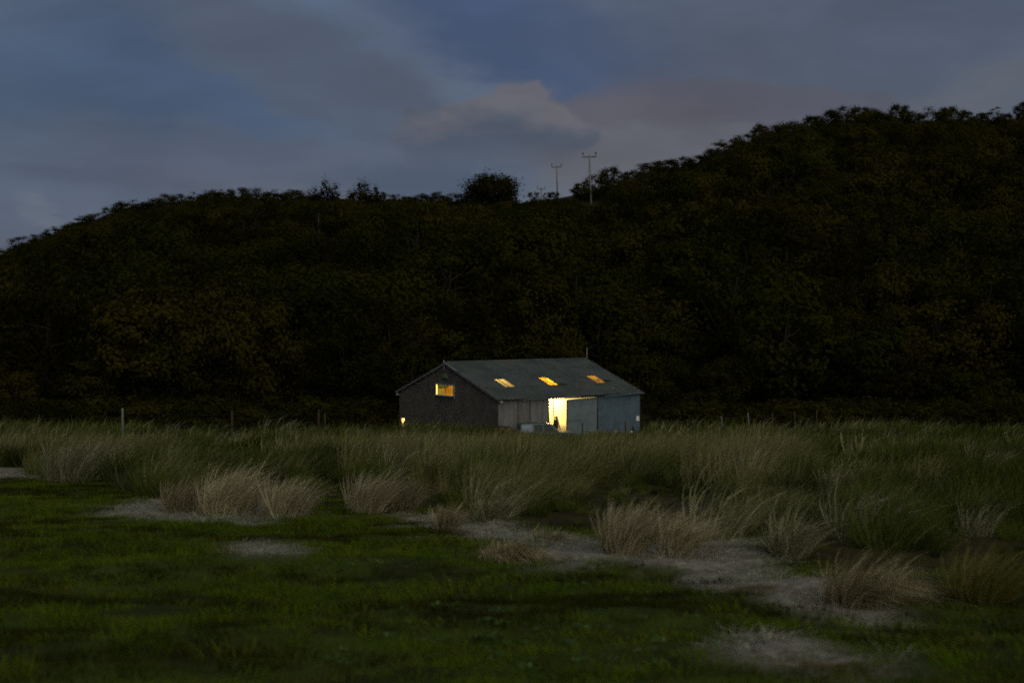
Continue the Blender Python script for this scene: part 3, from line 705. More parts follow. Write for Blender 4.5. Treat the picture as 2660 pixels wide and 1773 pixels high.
# ------------------------------------------------------------------ barn
M_ROOF = bpy.data.materials.new('roof_sheet'); M_ROOF.use_nodes = True
T = NT(M_ROOF.node_tree); T.n.clear(); gP = T.node('ShaderNodeNewGeometry').outputs['Position']
nA = T.noise(gP, .55, 6, .65); nB = T.noise(gP, 5, 5, .65)
c_ = T.mix(T.step(nA, .35, .65), (.050, .067, .063, 1), (.077, .098, .092, 1)); c_ = T.mix(T.m('MULTIPLY', T.step(nB, .5, .75), .6), c_, (.055, .058, .04, 1))
c_ = T.mix(T.m('MULTIPLY', T.step(T.noise(gP, 1.1, 4, .6), .60, .68), .55), c_, (.13, .085, .05, 1))
T.l.new(T.node('ShaderNodeBsdfPrincipled', {'Base Color': c_, 'Roughness': .85, 'Specular IOR Level': .25}).outputs[0], T.node('ShaderNodeOutputMaterial').inputs[0])
M_GABLE = mat('gable_sheet', (.105, .095, .078), .8, scale=1.2, col2=(.072, .066, .054))
M_WALL = mat('timber_cladding', (.17, .175, .165), .85, scale=2.5, col2=(.11, .115, .105), stretch=(1, 1, .12))
M_DOOR = mat('door_board', (.13, .18, .18), .7, scale=1.2, col2=(.10, .14, .145))
M_BLUE = mat('blue_board', (.08, .125, .145), .6, scale=.9, col2=(.06, .095, .115))
M_TRIM = mat('pale_trim', (.36, .38, .35), .7, scale=6); M_FRAME = mat('window_frame', (.16, .23, .28), .5, scale=6); M_GUT = mat('gutter', (.15, .19, .20), .5, scale=5); M_DARK = mat('dark_iron', (.035, .028, .024), .6)
M_IN = mat('cream_lining', (.74, .68, .50), .9, scale=.8, var=.12); M_FLOOR = mat('concrete_floor', (.30, .27, .22), .9, scale=1.5); M_WOOD = mat('loft_boards', (.46, .30, .06), .85, scale=2, stretch=(1, .15, 1)); M_GREEN = mat('green_enamel', (.12, .22, .08), .6)
M_WHITE = mat('white_paint', (.7, .7, .68), .6, scale=8); M_PLANK = mat('planed_timber', (.72, .62, .42), .7, scale=4); M_ALU = mat('ladder_wood', (.05, .035, .02), .8)
M_BULB = emit_mat('lamp_glow', (1.0, .72, .30), 14.0)
def skylight_mat(name, col, dirt):
    m = bpy.data.materials.new(name); m.use_nodes = True; T = NT(m.node_tree); T.n.clear(); g = T.node('ShaderNodeTexCoord').outputs['Object']
    k_ = T.step(T.noise(g, 2.6, 5, .6), .5 - dirt * .2, .72 - dirt * .2); c = T.mix(T.m('MULTIPLY', k_, dirt), (*col, 1), (.03, .022, .012, 1))
    d = T.node('ShaderNodeBsdfDiffuse', {'Color': c}); t = T.node('ShaderNodeBsdfTranslucent', {'Color': c})
    T.l.new(T.node('ShaderNodeMixShader', {0: .8, 1: d.outputs[0], 2: t.outputs[0]}).outputs[0], T.node('ShaderNodeOutputMaterial').inputs[0]); return m
def glass_mat(name, tint=(.9, .9, .85)):
    m = bpy.data.materials.new(name); m.use_nodes = True; T = NT(m.node_tree); T.n.clear()
    t = T.node('ShaderNodeBsdfTransparent', {'Color': (*tint, 1)}); g = T.node('ShaderNodeBsdfGlossy', {'Roughness': .05, 'Color': (.9, .9, .9, 1)})
    fr = T.node('ShaderNodeFresnel', {'IOR': 1.45}); T.l.new(T.node('ShaderNodeMixShader', {0: fr.outputs[0], 1: t.outputs[0], 2: g.outputs[0]}).outputs[0], T.node('ShaderNodeOutputMaterial').inputs[0]); return m
M_GLASS = glass_mat('window_glass')

BL, BW, EV, RZ = 14.64, 13.65, 3.40, 5.88
SL = (RZ - EV) / (BW / 2)
barn = empty('barn', (BARN_C[0], BARN_C[1], 0), BTH, 'low grey corrugated barn with a lit doorway and three glowing skylights', 'barn')
roofz = lambda w_: EV + SL * (w_ if w_ < BW / 2 else BW - w_)
def corr(name, m, parent, q0, q1, bot, top, fn, amp=.022, pitch=.146):
    """corrugated sheet: across q, from bot(q) to top(q); fn(q, h, out) -> point"""
    nw = max(1, round((q1 - q0) / pitch)); n = nw * 6 + 1; v = []; f = []
    for i in range(n):
        q = q0 + (q1 - q0) * i / (n - 1); o_ = amp * math.sin(2 * math.pi * nw * i / (n - 1))
        v += [fn(q, bot(q), o_), fn(q, top(q), o_)]
    for i in range(n - 1): f.append((2 * i, 2 * i + 2, 2 * i + 3, 2 * i + 1))
    return MB().add(v, f).build(name, m, parent, True)
# roof: sheets in courses, both slopes
RCOL = [-.15, .55, 1.35, 2.2, 3.1, 4.0, 4.9, 5.75, 6.65, 7.45, 8.3, 9.2, 10.05, 10.9, 11.75, 12.6, 13.4, 14.1, 14.8]
RROW = [-.28, 1.75, 3.35, 5.1, BW / 2]
sl_mats = {(3, 1): skylight_mat('skylight_clear', (.14, .17, .26), .1), (8, 1): skylight_mat('skylight_amber', (.85, .52, .06), .75), (14, 1): skylight_mat('skylight_dim', (.50, .34, .12), .5)}
nl = math.sqrt(1 + SL * SL)
sky_lab = {3: 'ribbed pale glowing skylight nearest the gable', 8: 'bright amber stained skylight over the doorway', 14: 'dim amber skylight at the far end'}
for side in (0, 1):
    for r_ in range(4):
        for c_i in range(len(RCOL) - 1):
            lap = .0 if r_ == 3 else .16; w0, w1 = RROW[r_], RROW[r_ + 1] + lap
            def fn(q, w_, o_, r_=r_, w0=w0, w1=w1, side=side):
                k_ = (1 - (w_ - w0) / (w1 - w0)) * .010 + o_; wx = w_ - SL / nl * k_; z = EV + SL * w_ + k_ / nl
                return (q, wx if side == 0 else BW - wx, z + .03)
            js = 0 if (side == 0 and r_ == 1) else random.uniform(-.02, .02)
            key = (c_i, r_)
            if side == 0 and key in sl_mats:
                o = corr('skylight', sl_mats[key], barn, RCOL[c_i], RCOL[c_i + 1], lambda q, a=w0: a, lambda q, a=w1: a, fn, .022, .142); o['label'] = sky_lab[c_i]
            else:
                corr('roof_sheet', M_ROOF, barn, RCOL[c_i], RCOL[c_i + 1], lambda q, a=w0 + js: a, lambda q, a=w1: a, fn, .022, .146)
MB().tube([(-.17, BW / 2, RZ + .05), (14.82, BW / 2, RZ + .05)], .10, 8).build('ridge_cap', M_ROOF, barn, True)
# verge boards
for s_, m in ((-.17, M_WALL), (BL + .17, M_WALL)):
    for sd in (0, 1):
        a = (s_, -.3 if sd == 0 else BW + .3, EV - SL * .3 - .03); b = (s_, BW / 2, RZ - .03)
        MB().bar(a, b, .035, .17).build('verge_board', m, barn)
MB().bar((-.195, 5.2, roofz(5.2) + .04), (-.195, 6.7, roofz(6.7) + .04), .02, .09).build('verge_flashing', M_TRIM, barn)
# gable towards the camera
WIN = (5.72, 8.28, 3.22, 4.24); LOWW = (12.72, 13.27, .30, 1.17)
gfn = lambda q, h, o_: (-o_, q, h)
cuts = sorted({0, BW, WIN[0], WIN[1], LOWW[0], LOWW[1], *[1.02 * i for i in range(1, 14) if all(abs(1.02 * i - c) > .3 for c in (WIN[0], WIN[1], LOWW[0], LOWW[1], BW))]})
for a, b in zip(cuts[:-1], cuts[1:]):
    zt = lambda q: roofz(q) - .02
    if a >= WIN[0] - .01 and b <= WIN[1] + .01: sp = [(-.4, lambda q: WIN[2]), (WIN[3], zt)]
    elif a >= LOWW[0] - .01 and b <= LOWW[1] + .01: sp = [(-.4, lambda q: LOWW[2]), (LOWW[3], zt)]
    else: sp = [(-.4, zt)]
    for lo, hi in sp: corr('gable_sheet', M_GABLE, barn, a, b, lambda q, lo=lo: lo, hi, gfn, .014, .13)
def window(s_, w0, w1, z0, z1, fw, mframe, bars=()):
    fr = MB()
    fr.box(s_ - .07, s_ + .03, w0 - fw, w0, z0, z1); fr.box(s_ - .07, s_ + .03, w1, w1 + fw, z0, z1); fr.box(s_ - .07, s_ + .03, w0 - fw, w1 + fw, z1, z1 + fw)
    for b0, b1, c0, c1 in bars: fr.box(s_ - .05, s_ + .02, b0, b1, c0, c1)
    o = fr.build('window', mframe, barn)
    MB().box(s_ - .14, s_ + .03, w0 - fw * 1.3, w1 + fw * 1.3, z0 - .11, z0).build('sill', mframe, o)
    MB().add([(s_ - .01, w0, z0), (s_ - .01, w1, z0), (s_ - .01, w1, z1), (s_ - .01, w0, z1)], [(0, 3, 2, 1)]).build('pane', M_GLASS, o); return o
window(0, WIN[0] + .13, WIN[1] - .13, WIN[2] + .12, WIN[3] - .10, .12, M_FRAME)['label'] = 'wide gable window glowing amber in a blue-grey frame'
window(0, LOWW[0] + .03, LOWW[1] - .03, LOWW[2] + .1, LOWW[3] - .03, .03, M_DARK, [(LOWW[0], LOWW[1], .70, .75), (LOWW[0], LOWW[0] + .22, .75, .90)])['label'] = 'small low window shining bright near the far gable corner'
# half-round green vent, masts
hv = []; 
for i in range(13):
    a = math.pi * i / 12; hv.append((math.cos(a) * .36, max(.02, math.sin(a)) * .34))
mb = MB(); v = [(-.10, 7.02 + p, 4.70 + q) for p, q in hv] + [(-.02, 7.02 + p, 4.70 + q) for p, q in hv]; n = len(hv)
mb.add(v, [tuple(range(n))[::-1], tuple(range(n, 2 * n))] + [(i, (i + 1) % n, n + (i + 1) % n, n + i) for i in range(n)]); mb.build('gable_vent', M_GREEN, barn)
MB().tube([(-.12, 7.02, 5.30), (-.12, 7.02, 6.12)], .03, 8).build('gable_mast', M_TRIM, barn, True)
MB().tube([(14.86, 6.9, 5.5), (14.86, 6.9, 6.85)], [.028, .02], 8).build('ridge_mast', M_TRIM, barn, True)
# front wall: cladding left of the door
ffn = lambda q, h, o_: (q, -o_, h)
fc = [0, .62, 1.25, 1.87, 2.5, 3.12, 3.75, 4.37, 4.98]
for i, (a, b) in enumerate(zip(fc[:-1], fc[1:])):
    corr('cladding_sheet', M_WALL, barn, a, b, lambda q: -.4, lambda q: EV - .06, ffn, [.012, .02][i % 2], .156)
MB().box(1.87, 1.97, -.06, -.015, -.2, 3.28).build('batten', M_GABLE, barn); MB().box(3.08, 3.14, -.05, -.015, -.2, 3.28).build('batten', M_GABLE, barn)
MB().box(-.02, .10, -.05, .0, -.3, 3.3).build('corner_board', M_WALL, barn)
MB().box(4.98, BL, -.03, .06, 3.17, 3.37).build('lintel', M_DARK, barn)
MB().box(4.90, 4.98, -.04, .10, -.3, 3.17).build('door_jamb', M_DARK, barn)
# sliding door, sagging on its rail so that light shows above it
sd = empty('sliding_door', (6.67, -.10, 0)); sd.parent = barn; sd.rotation_euler = (0, 0, 0)
tops_ = [3.06, 3.085, 3.11, 3.135, 3.16]
for i in range(4):
    a, b = 3.23 * i / 4, 3.23 * (i + 1) / 4 - .012
    MB().add([(a, -.03, -.05), (b, -.03, -.05), (b, .01, -.05), (a, .01, -.05), (a, -.03, tops_[i]), (b, -.03, tops_[i + 1]), (b, .01, tops_[i + 1]), (a, .01, tops_[i])],
             [(0, 3, 2, 1), (4, 5, 6, 7), (0, 1, 5, 4), (1, 2, 6, 5), (2, 3, 7, 6), (3, 0, 4, 7)]).build('door_panel', M_DOOR, sd)
MB().box(.1, 1.5, -.06, -.031, 1.38, 1.46).build('cross_rail', M_DOOR, sd); MB().box(.05, 3.1, -.055, -.031, .2, .3).build('cross_rail', M_DOOR, sd)
MB().box(.0, .06, -.05, -.031, -.05, 3.0).build('door_edge', M_DARK, sd)
MB().tube([(6.4, -.14, 3.16), (9.8, -.14, 3.185)], .02, 6).build('door_rail', M_DARK, barn)
# right-hand wall boards; two boards are broken away at the foot
rb = [9.93, 11.11, 12.29, 13.47, BL]
for i in range(4):
    a, b = rb[i] + .006, rb[i + 1] - .006; zb = -.35
    mb = MB()
    if i == 1: mb.box(a, 11.92, -.03, .02, zb, 3.17); mb.box(11.92, 12.1, -.03, .02, .36, 3.17); mb.box(12.1, b, -.03, .02, zb, 3.17)
    elif i == 3: mb.box(a, 13.55, -.03, .02, zb, 3.17); mb.box(13.55, 13.85, -.03, .02, .22, 3.17); mb.box(13.85, b, -.03, .02, zb, 3.17)
    else: mb.box(a, b, -.03, .02, zb, 3.17)
    mb.build('wall_board', M_BLUE, barn)
for q in rb[1:4]: MB().box(q - .03, q + .03, .021, .06, -.3, 3.17).build('stud', M_DARK, barn)
MB().tube([(9.90, -.15, -.2), (9.90, -.15, 3.05), (9.90, -.08, 3.16)], .055, 8).build('downpipe', M_DARK, barn, True)
nb = MB().box(14.2, 14.5, -.09, -.035, 1.02, 1.42).build('notice_board', M_WHITE, barn)
MB().box(13.75, 14.1, -.30, -.035, .30, .62).build('meter_box', M_BLUE, barn)
# gutters: old lengths that sag and gap
def gutter(s0, z0, s1, z1, m, name='gutter'):
    v = []; f = []; K_ = 8
    for s_, z in ((s0, z0), (s1, z1)):
        for i in range(K_ + 1):
            a = math.pi * i / K_; v.append((s_, -.36 + .075 * math.cos(a), z - .07 * math.sin(a)))
    for i in range(K_): f.append((i, i + 1, K_ + 2 + i, K_ + 1 + i))
    return MB().add(v, f).build(name, m, barn, True)
gutter(-.12, 3.33, 2.1, 3.30, M_DARK); gutter(2.15, 3.26, 4.9, 3.30, M_GUT); gutter(4.9, 3.29, 7.9, 3.31, M_TRIM); gutter(7.9, 3.30, 10.6, 3.30, M_DARK); gutter(10.6, 3.24, 13.2, 3.30, M_FRAME); gutter(13.15, 3.33, 14.8, 3.34, M_FRAME)
MB().box(-.02, .20, -.34, -.2, 3.08, 3.22).build('gutter_outlet', M_TRIM, barn)
MB().box(-.1, .1, BW + .15, BW + .32, 3.0, 3.2).build('gutter_outlet', M_TRIM, barn)
sc_ = MB().bar((12.15, .75, roofz(.75) + .10), (12.45, .35, roofz(.35) + .10), .10, .02).build('loose_flashing', M_TRIM, barn)
# moss clumps on the roof
M_MOSS = mat('roof_moss', (.02, .022, .012), 1.0, scale=8)
def moss(s_, w_, ls, lw, seed):
    r = np.random.default_rng(seed); mb = MB()
    for i in range(16):
        a = s_ + r.normal(0, ls); b = w_ + r.normal(0, lw); R_ = .05 + .09 * r.random(); v = []; 
        for j in range(3):
            for k_ in range(7):
                th = j / 2.4 * math.pi / 2; ph = 2 * math.pi * k_ / 7; v.append((a + R_ * 1.6 * math.cos(th) * math.cos(ph), b + R_ * math.cos(th) * math.sin(ph), roofz(b) + .04 + R_ * .45 * math.sin(th) + SL * R_ * math.cos(th) * math.sin(ph)))
        mb.add(v, [(j * 7 + k_, j * 7 + (k_ + 1) % 7, (j + 1) * 7 + (k_ + 1) % 7, (j + 1) * 7 + k_) for j in range(2) for k_ in range(7)] + [tuple(14 + k_ for k_ in range(7))])
    o = mb.build('moss', M_MOSS, barn, True); o['kind'] = 'stuff'; o['label'] = 'dark moss growing beside a skylight'
moss(8.1, 1.85, .3, .06, 1); moss(13.1, 2.25, .35, .12, 2)
# back and far walls, floor, inside
bc = [BL * i / 12 for i in range(13)]
for a, b in zip(bc[:-1], bc[1:]): corr('wall_sheet', M_WALL, barn, a, b, lambda q: -.4, lambda q: EV + .02, lambda q, h, o_: (q, BW + o_, h), .015, .2)
bc = [BW * i / 12 for i in range(13)]
for a, b in zip(bc[:-1], bc[1:]): corr('wall_sheet', M_WALL, barn, a, b, lambda q: -.4, lambda q: roofz(q) + .0, lambda q, h, o_: (BL + o_, q, h), .015, .2)
MB().box(-.02, BL + .02, -.02, BW + .02, -.5, .02).build('floor', M_FLOOR, barn)
MB().box(4.86, BL - .06, BW - .12, BW - .07, .02, EV - .12).build('back_lining', M_IN, barn)
def wedge(s0, s1, m, name):   # a partition that reaches up to the roof
    pr = [(0.05, .02), (BW - .13, .02), (BW - .13, roofz(BW - .13) - .04), (BW / 2, RZ - .06), (.05, roofz(.05) - .04)]; n = len(pr)
    v = [(s0, p, q) for p, q in pr] + [(s1, p, q) for p, q in pr]
    return MB().add(v, [tuple(range(n)), tuple(range(n, 2 * n))[::-1]] + [(i, n + i, n + (i + 1) % n, (i + 1) % n) for i in range(n)]).build(name, m, barn)
wedge(4.70, 4.82, M_IN, 'light_block_partition'); wedge(BL - .10, BL - .06, M_IN, 'end_lining')  # first: unseen wall added to keep hall light out of the gable room
MB().box(.06, 4.69, .06, BW - .14, 2.62, 2.72).build('loft_floor', M_WOOD, barn)
wedge(4.60, 4.68, M_WOOD, 'loft_lining')
for i in range(5):  # rafters seen in the loft
    s_ = .7 + i * .9
    MB().bar((s_, .3, roofz(.3) - .16), (s_, BW / 2, RZ - .2), .08, .14).build('rafter', M_WOOD, barn)

# lamps: bulbs and battens that the photograph shows burning inside
def lamp(s_, w_, z, power, r_, label, drop, col=(1.0, .70, .26)):
    wv = BARN_C + BU * s_ + BV * w_; o = empty('hanging_lamp', (wv[0], wv[1], z + drop), BTH, label, 'lamp', 'lamps burning inside the barn')
    MB().tube([(0, 0, 0), (0, 0, -drop + .12)], .012, 6).build('cord', M_DARK, o)
    MB().tube([(0, 0, -drop + .14), (0, 0, -drop + .10), (0, 0, -drop + .02)], [.03, .05, .16], 12, False).build('lamp_shade', M_WHITE, o, True)
    v = MB().tube([(0, 0, -drop - .07), (0, 0, -drop - .055), (0, 0, -drop), (0, 0, -drop + .05), (0, 0, -drop + .08)], [.01, .045, .065, .05, .03], 10).build('bulb', M_BULB, o, True)
    v.visible_shadow = True
    ld = bpy.data.lights.new('lamp_light', 'POINT'); ld.energy = power; ld.color = col; ld.shadow_soft_size = r_
    lo = bpy.data.objects.new('lamp_light', ld); COL.objects.link(lo); lo.parent = o; lo.location = (0, 0, -drop - .22); return o
lamp(13.0, 11.3, 3.0, 1500, .1, 'bare lamp hung deep inside the lit doorway of the barn', 1.0)
lamp(8.2, 3.6, 3.6, 600, .1, 'lamp hung below the amber skylight inside the barn', 1.0)
lamp(12.2, 4.6, 3.7, 130, .1, 'lamp hung below the dim far skylight inside the barn', 1.0)
lamp(2.2, 6.05, 3.72, 4500, .1, 'round bulb seen glowing through the gable window', .9, (1.0, .60, .10))
lamp(1.2, 11.8, 1.9, 3500, .1, 'lamp behind the small low gable window', .6)

# ------------------------------------------------------------------ things at the doorway
def bpt(s_, w_, z): p = BARN_C + BU * s_ + BV * w_; return (p[0], p[1], z)
ld_ = empty('ladder', bpt(5.70, .45, .02), BTH, 'ladder standing upright just inside the left of the lit doorway', 'ladder')
for q in (-.26, .26): MB().box(q - .035, q + .035, -.03, .03, 0, 3.6).build('rail', M_ALU, ld_)
for i in range(13): MB().tube([(-.25, 0, .2 + .27 * i), (.25, 0, .2 + .27 * i)], .026, 6).build('rung', M_ALU, ld_)
ld_.rotation_euler = (math.radians(-4), 0, BTH)
pk = MB().bar((-.42, -.1, 1.78), (.28, .1, .0), .09, .05).build('plank', M_PLANK); pk.location = bpt(6.05, -.12, .03); pk.rotation_euler = (0, 0, BTH)
tag(pk, 'pale timber plank leaning slantwise in front of the person in the doorway', 'plank')

# the person in the doorway, seen from behind
M_SKIN = mat('skin', (.42, .27, .19), .6, scale=9, var=.1); M_JACKET = mat('dark_jacket', (.045, .045, .03), .9, scale=8); M_TROUS = mat('dark_trousers', (.03, .03, .035), .9, scale=8); M_HAIR = mat('dark_hair', (.025, .018, .012), .7, scale=20); M_BOOT = mat('boots', (.03, .022, .016), .6)
def person(loc, rz):
    root = empty('person', loc, rz, 'person in dark jacket standing with back turned in the lit doorway', 'person')
    J = {'pel': (0, 0, .95), 'wa': (0, -.01, 1.10), 'ch': (0, 0, 1.30), 'sh': (0, -.01, 1.44), 'nk': (0, 0, 1.52), 'hd0': (0, .02, 1.60), 'hd1': (0, .025, 1.68), 'hd2': (0, .015, 1.745)}
    R_ = {'pel': (.17, .12), 'wa': (.185, .125), 'ch': (.215, .14), 'sh': (.165, .10), 'nk': (.056, .058), 'hd0': (.072, .085), 'hd1': (.08, .10), 'hd2': (.055, .07)}
    E_ = [('pel', 'wa'), ('wa', 'ch'), ('ch', 'sh'), ('sh', 'nk'), ('nk', 'hd0'), ('hd0', 'hd1'), ('hd1', 'hd2')]
    for s_, n_ in ((-1, 'l'), (1, 'r')):
        J.update({'sd' + n_: (.215 * s_, -.01, 1.42), 'el' + n_: (.30 * s_, .03, 1.14), 'wr' + n_: (.20 * s_, .24, 1.02), 'hnd' + n_: (.185 * s_, .31, 1.0),
                  'hp' + n_: (.10 * s_, 0, .88), 'kn' + n_: (.11 * s_, .03 + .03 * s_, .49), 'an' + n_: (.12 * s_, -.01 + .03 * s_, .09), 'to' + n_: (.135 * s_, .16 + .03 * s_, .035)})
        R_.update({'sd' + n_: (.09, .09), 'el' + n_: (.068, .068), 'wr' + n_: (.034, .034), 'hnd' + n_: (.042, .022), 'hp' + n_: (.098, .10), 'kn' + n_: (.067, .07), 'an' + n_: (.05, .055), 'to' + n_: (.045, .035)})
        E_ += [('sh', 'sd' + n_), ('sd' + n_, 'el' + n_), ('el' + n_, 'wr' + n_), ('wr' + n_, 'hnd' + n_), ('pel', 'hp' + n_), ('hp' + n_, 'kn' + n_), ('kn' + n_, 'an' + n_), ('an' + n_, 'to' + n_)]
    keys = list(J); ix = {k_: i for i, k_ in enumerate(keys)}
    me = bpy.data.meshes.new('body'); me.from_pydata([J[k_] for k_ in keys], [(ix[a], ix[b]) for a, b in E_], []); o = link('body', me, root)
    sk = o.modifiers.new('skin', 'SKIN'); sk.use_smooth_shade = True
    for i, k_ in enumerate(keys): me.skin_vertices[0].data[i].radius = R_[k_]
    me.skin_vertices[0].data[0].use_root = True
    o.modifiers.new('sub', 'SUBSURF').levels = 2
    dg = bpy.context.evaluated_depsgraph_get(); ev = bpy.data.meshes.new_from_object(o.evaluated_get(dg)); o.modifiers.clear(); o.data = ev
    ev.materials.clear()
    for m in (M_SKIN, M_JACKET, M_TROUS, M_BOOT): ev.materials.append(m)
    for p in ev.polygons:
        c = p.center; p.use_smooth = True
        p.material_index = 0 if c.z > 1.50 or (c.y > .225 and c.z > .8) else 1 if c.z > .84 else 2 if c.z > .11 else 3
    # fingers and thumb, curled
    for s_ in (-1, 1):
        fm = MB()
        for k_, (dx_, L_) in enumerate([(-.030, .062), (-.010, .072), (.010, .068), (.029, .054)]):
            b = Vector((.185 * s_ + dx_, .325, 1.0)); fm.tube([b, b + Vector((0, L_ * .45, -.012)), b + Vector((0, L_ * .6, -.035)), b + Vector((0, L_ * .35, -.055))], [.0095, .009, .008, .006], 6)
        b = Vector((.185 * s_ - .036 * s_, .29, .995)); fm.tube([b, b + Vector((-.018 * s_, .03, -.012)), b + Vector((-.012 * s_, .055, -.03))], [.011, .010, .007], 6)
        fm.build('fingers', M_SKIN, root, True)
    # face, ears, hair
    mb = MB(); mb.tube([(0, .105, 1.665), (0, .135, 1.635), (0, .115, 1.625)], [.008, .016, .008], 6); mb.build('nose', M_SKIN, root, True)
    for s_ in (-1, 1):
        MB().tube([(s_ * .082, .0, 1.625), (s_ * .094, -.008, 1.65), (s_ * .088, .0, 1.675)], [.008, .018, .01], 6).build('ear', M_SKIN, root, True)
        MB().tube([(s_ * .032, .105, 1.66), (s_ * .032, .117, 1.66)], [.012, .008], 8).build('eye', M_DARK, root, True)
    MB().box(-.025, .025, .095, .112, 1.595, 1.603).build('mouth', M_DARK, root)
    v = []; f = []
    for j in range(7):
        for i in range(14):
            th = (math.pi * .60) * j / 6; ph = 2 * math.pi * i / 14; k_ = 1.0
            y_ = math.sin(th) * math.sin(ph) * .115
            v.append((math.sin(th) * math.cos(ph) * .095, y_ * (.72 if y_ > 0 else 1) - .005, 1.675 + math.cos(th) * .10 + (.03 if y_ > .03 else 0)))
    for j in range(6):
        for i in range(14): f.append((j * 14 + i, j * 14 + (i + 1) % 14, (j + 1) * 14 + (i + 1) % 14, (j + 1) * 14 + i))
    MB().add(v, f).build('hair', M_HAIR, root, True)
    # jacket collar and hem
    MB().tube([(0, 0, 1.485), (0, 0, 1.535)], [.088, .078], 14, False).build('jacket_collar', M_JACKET, root, True)
    return root
person(bpt(6.02, .35, .02), BTH + .35)
# chair inside the doorway
ch = empty('chair', bpt(6.55, .5, .02), BTH + .4, 'chair with a curved back half hidden behind the sliding door', 'chair'); M_CH = mat('chair_wood', (.16, .09, .04), .6)
for a in (-.2, .2):
    MB().tube([(a, .2, 0), (a, .2, .45), (a * .95, .28, .98)], .018, 6).build('leg', M_CH, ch, True); MB().tube([(a, -.2, 0), (a, -.2, .45)], .018, 6).build('leg', M_CH, ch, True)
MB().box(-.23, .23, -.23, .23, .44, .48).build('seat', M_CH, ch)
MB().tube([(.2 * math.cos(math.pi * i / 8), .28, .96 + .10 * math.sin(math.pi * i / 8)) for i in range(9)], .022, 6).build('backrest', M_CH, ch, True); MB().bar((-.19, .26, .80), (.19, .26, .80), .02, .06).build('back_slat', M_CH, ch)
# weeds by the door, dark against the light
for i, (s_, w_, h_, l) in enumerate([(6.35, -.9, 1.15, 'tall dark weed silhouetted in the doorway, just right of the person'), (6.62, -1.2, .95, 'shorter dark weed at the right foot of the lit doorway'), (5.75, -1.5, .7, 'low dark weed at the foot of the doorway before the person')]):
    r = np.random.default_rng(900 + i); mb = blade_mesh('weed', M_RUSH, [blades(16, .16, h_ * .5, h_, .022, .35, .08, .05, 4, None, 900 + i), blades(30, .2, h_ * .2, h_ * .6, .035, .9, .1, .3, 3, None, 930 + i)])
    p = bpt(s_, w_, 0); o = link('tall_weed', mb, loc=(p[0], p[1], float(zg(p[0], p[1])))); tag(o, l, 'weed', 'weeds by the barn door')

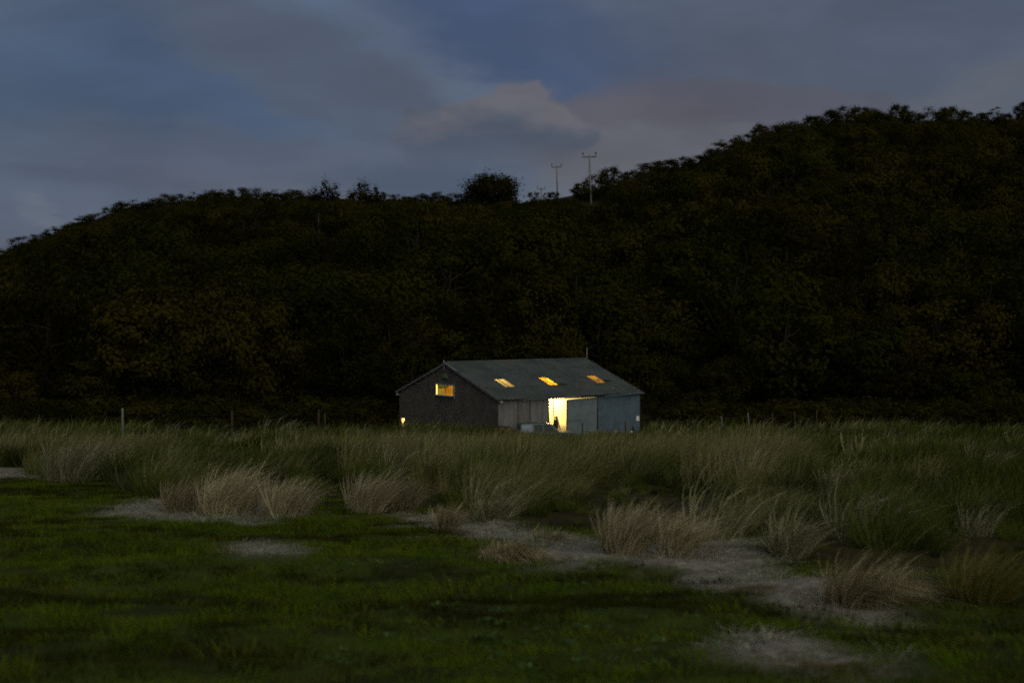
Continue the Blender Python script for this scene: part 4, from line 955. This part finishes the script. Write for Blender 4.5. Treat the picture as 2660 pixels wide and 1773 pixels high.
# ------------------------------------------------------------------ parked vehicles, roofs showing over the rushes
M_TYRE = mat('tyre', (.02, .02, .02), .9); M_RIM = mat('rim', (.3, .3, .3), .4, metal=.6); M_CGLASS = mat('car_glass', (.02, .035, .028), .12, spec=.15, var=.05)
def car(name, loc, rz, prof, roof, paint, label, width=1.66, wheels=((.75, .31), (3.2, .31)), windows=(), top_paint=None):
    """prof: side outline of the body below the waist, roof: outline of the cabin; x runs from tail to nose"""
    root = empty(name, loc, rz, label, 'car'); hw = width / 2
    def solid(pts, w0, w1, zlo, zhi):
        n = len(pts); f_ = lambda z: w0 + (w1 - w0) * min(1, max(0, (z - zlo) / (zhi - zlo)))
        v = [(x_, -f_(z), z) for x_, z in pts] + [(x_, f_(z), z) for x_, z in pts]
        return MB().add(v, [tuple(range(n)), tuple(range(n, 2 * n))[::-1]] + [(i, n + i, n + (i + 1) % n, (i + 1) % n) for i in range(n)])
    solid(prof, hw, hw, 0, 1).build('body', paint, root, False, .05)
    zl, zh = min(p[1] for p in roof), max(p[1] for p in roof)
    solid(roof, hw - .03, hw - .20, zl, zh).build('cabin', top_paint or paint, root, False, .06)
    for sgn in (-1, 1):
        for k_, (pts, m) in enumerate(windows):
            v = [(x_, sgn * (hw - .03 - .17 * (z - zl) / (zh - zl) + .006), z) for x_, z in pts]; n = len(v); v2 = [(a, b - sgn * .02, c) for a, b, c in v]
            MB().add(v + v2, [tuple(range(n)), tuple(range(n, 2 * n))[::-1]] + [(i, n + i, n + (i + 1) % n, (i + 1) % n) for i in range(n)]).build('side_window', m, root)
    for x_, r_ in wheels:
        for sgn in (-1, 1):
            y_ = sgn * (hw - .09); wv = [(r_ * math.cos(2 * math.pi * i / 20), r_ * math.sin(2 * math.pi * i / 20)) for i in range(20)]
            w_ = MB().tube([(x_, y_ - .095, r_), (x_, y_ - .08, r_), (x_, y_ + .08, r_), (x_, y_ + .095, r_)], [r_ * .9, r_, r_, r_ * .9], 20).build('wheel', M_TYRE, root, True)
            MB().tube([(x_, y_ + sgn * .085, r_), (x_, y_ + sgn * .10, r_)], [r_ * .62, r_ * .58], 16).build('rim', M_RIM, w_, True)
    xn = max(p[0] for p in prof); 
    for sgn in (-1, 1):
        MB().box(xn - .03, xn + .015, sgn * (hw - .35) - .13, sgn * (hw - .35) + .13, .62, .78).build('headlight', M_RIM, root); MB().box(-.015, .03, sgn * (hw - .18) - .09, sgn * (hw - .18) + .09, .62, .85).build('tail_light', M_TAIL, root)
    MB().box(xn - .02, xn + .07, -hw + .05, hw - .05, .32, .48).build('bumper', M_DARK, root); MB().box(-.07, .02, -hw + .05, hw - .05, .32, .48).build('bumper', M_DARK, root)
    return root
M_TAIL = mat('tail_light', (.25, .02, .015), .3); M_ORANGE = mat('orange_paint', (.17, .085, .012), .5, scale=2, spec=.3); M_CARG = mat('green_paint', (.05, .085, .07), .4, scale=2, spec=.5); M_SKYREFL = mat('sky_reflection', (.20, .26, .31), .5, scale=3)  # last one: reflected sky painted as a pale tone on the rear side window
cx, cy = at(1283, 1100, 103.6)[:2]
car('hatchback_car', (cx - .7, cy, float(zg(cx, cy)) - .2), .05, [(0, .30), (.02, .75), (.05, .88), (2.6, .90), (3.55, .80), (3.62, .55), (3.60, .30), (2.9, .24), (.5, .24)],
    [(.10, .86), (.30, 1.18), (.55, 1.42), (1.2, 1.46), (1.85, 1.42), (2.65, .89)], M_ORANGE, 'small orange-brown car with a dark roofline half sunk in the rushes by the barn',
    top_paint=M_DARK, windows=[([(.42, .95), (.62, 1.34), (1.15, 1.40), (1.15, .95)], M_ORANGE), ([(1.22, .95), (1.22, 1.40), (1.78, 1.37), (2.35, .95)], M_ORANGE)])
cx, cy = at(1345, 1100, 106.3)[:2]
car('estate_car', (cx, cy, float(zg(cx, cy)) - .17), .22, [(0, .34), (.0, .80), (.03, .98), (3.2, 1.0), (4.25, .92), (4.36, .60), (4.33, .34), (3.6, .28), (.6, .28)],
    [(.02, .95), (.05, 1.55), (.25, 1.63), (1.6, 1.66), (2.45, 1.60), (3.10, .99)], M_CARG, 'dark green estate car with a painted sky reflection in its rear side window by the barn door', wheels=((.85, .35), (3.5, .35)),
    windows=[([(.12, 1.0), (.12, 1.54), (.98, 1.57), (.98, 1.0)], M_SKYREFL), ([(1.08, 1.05), (1.08, 1.55), (1.75, 1.57), (1.75, 1.05)], M_CGLASS), ([(1.83, 1.05), (1.83, 1.56), (2.33, 1.53), (2.8, 1.05)], M_CGLASS)])
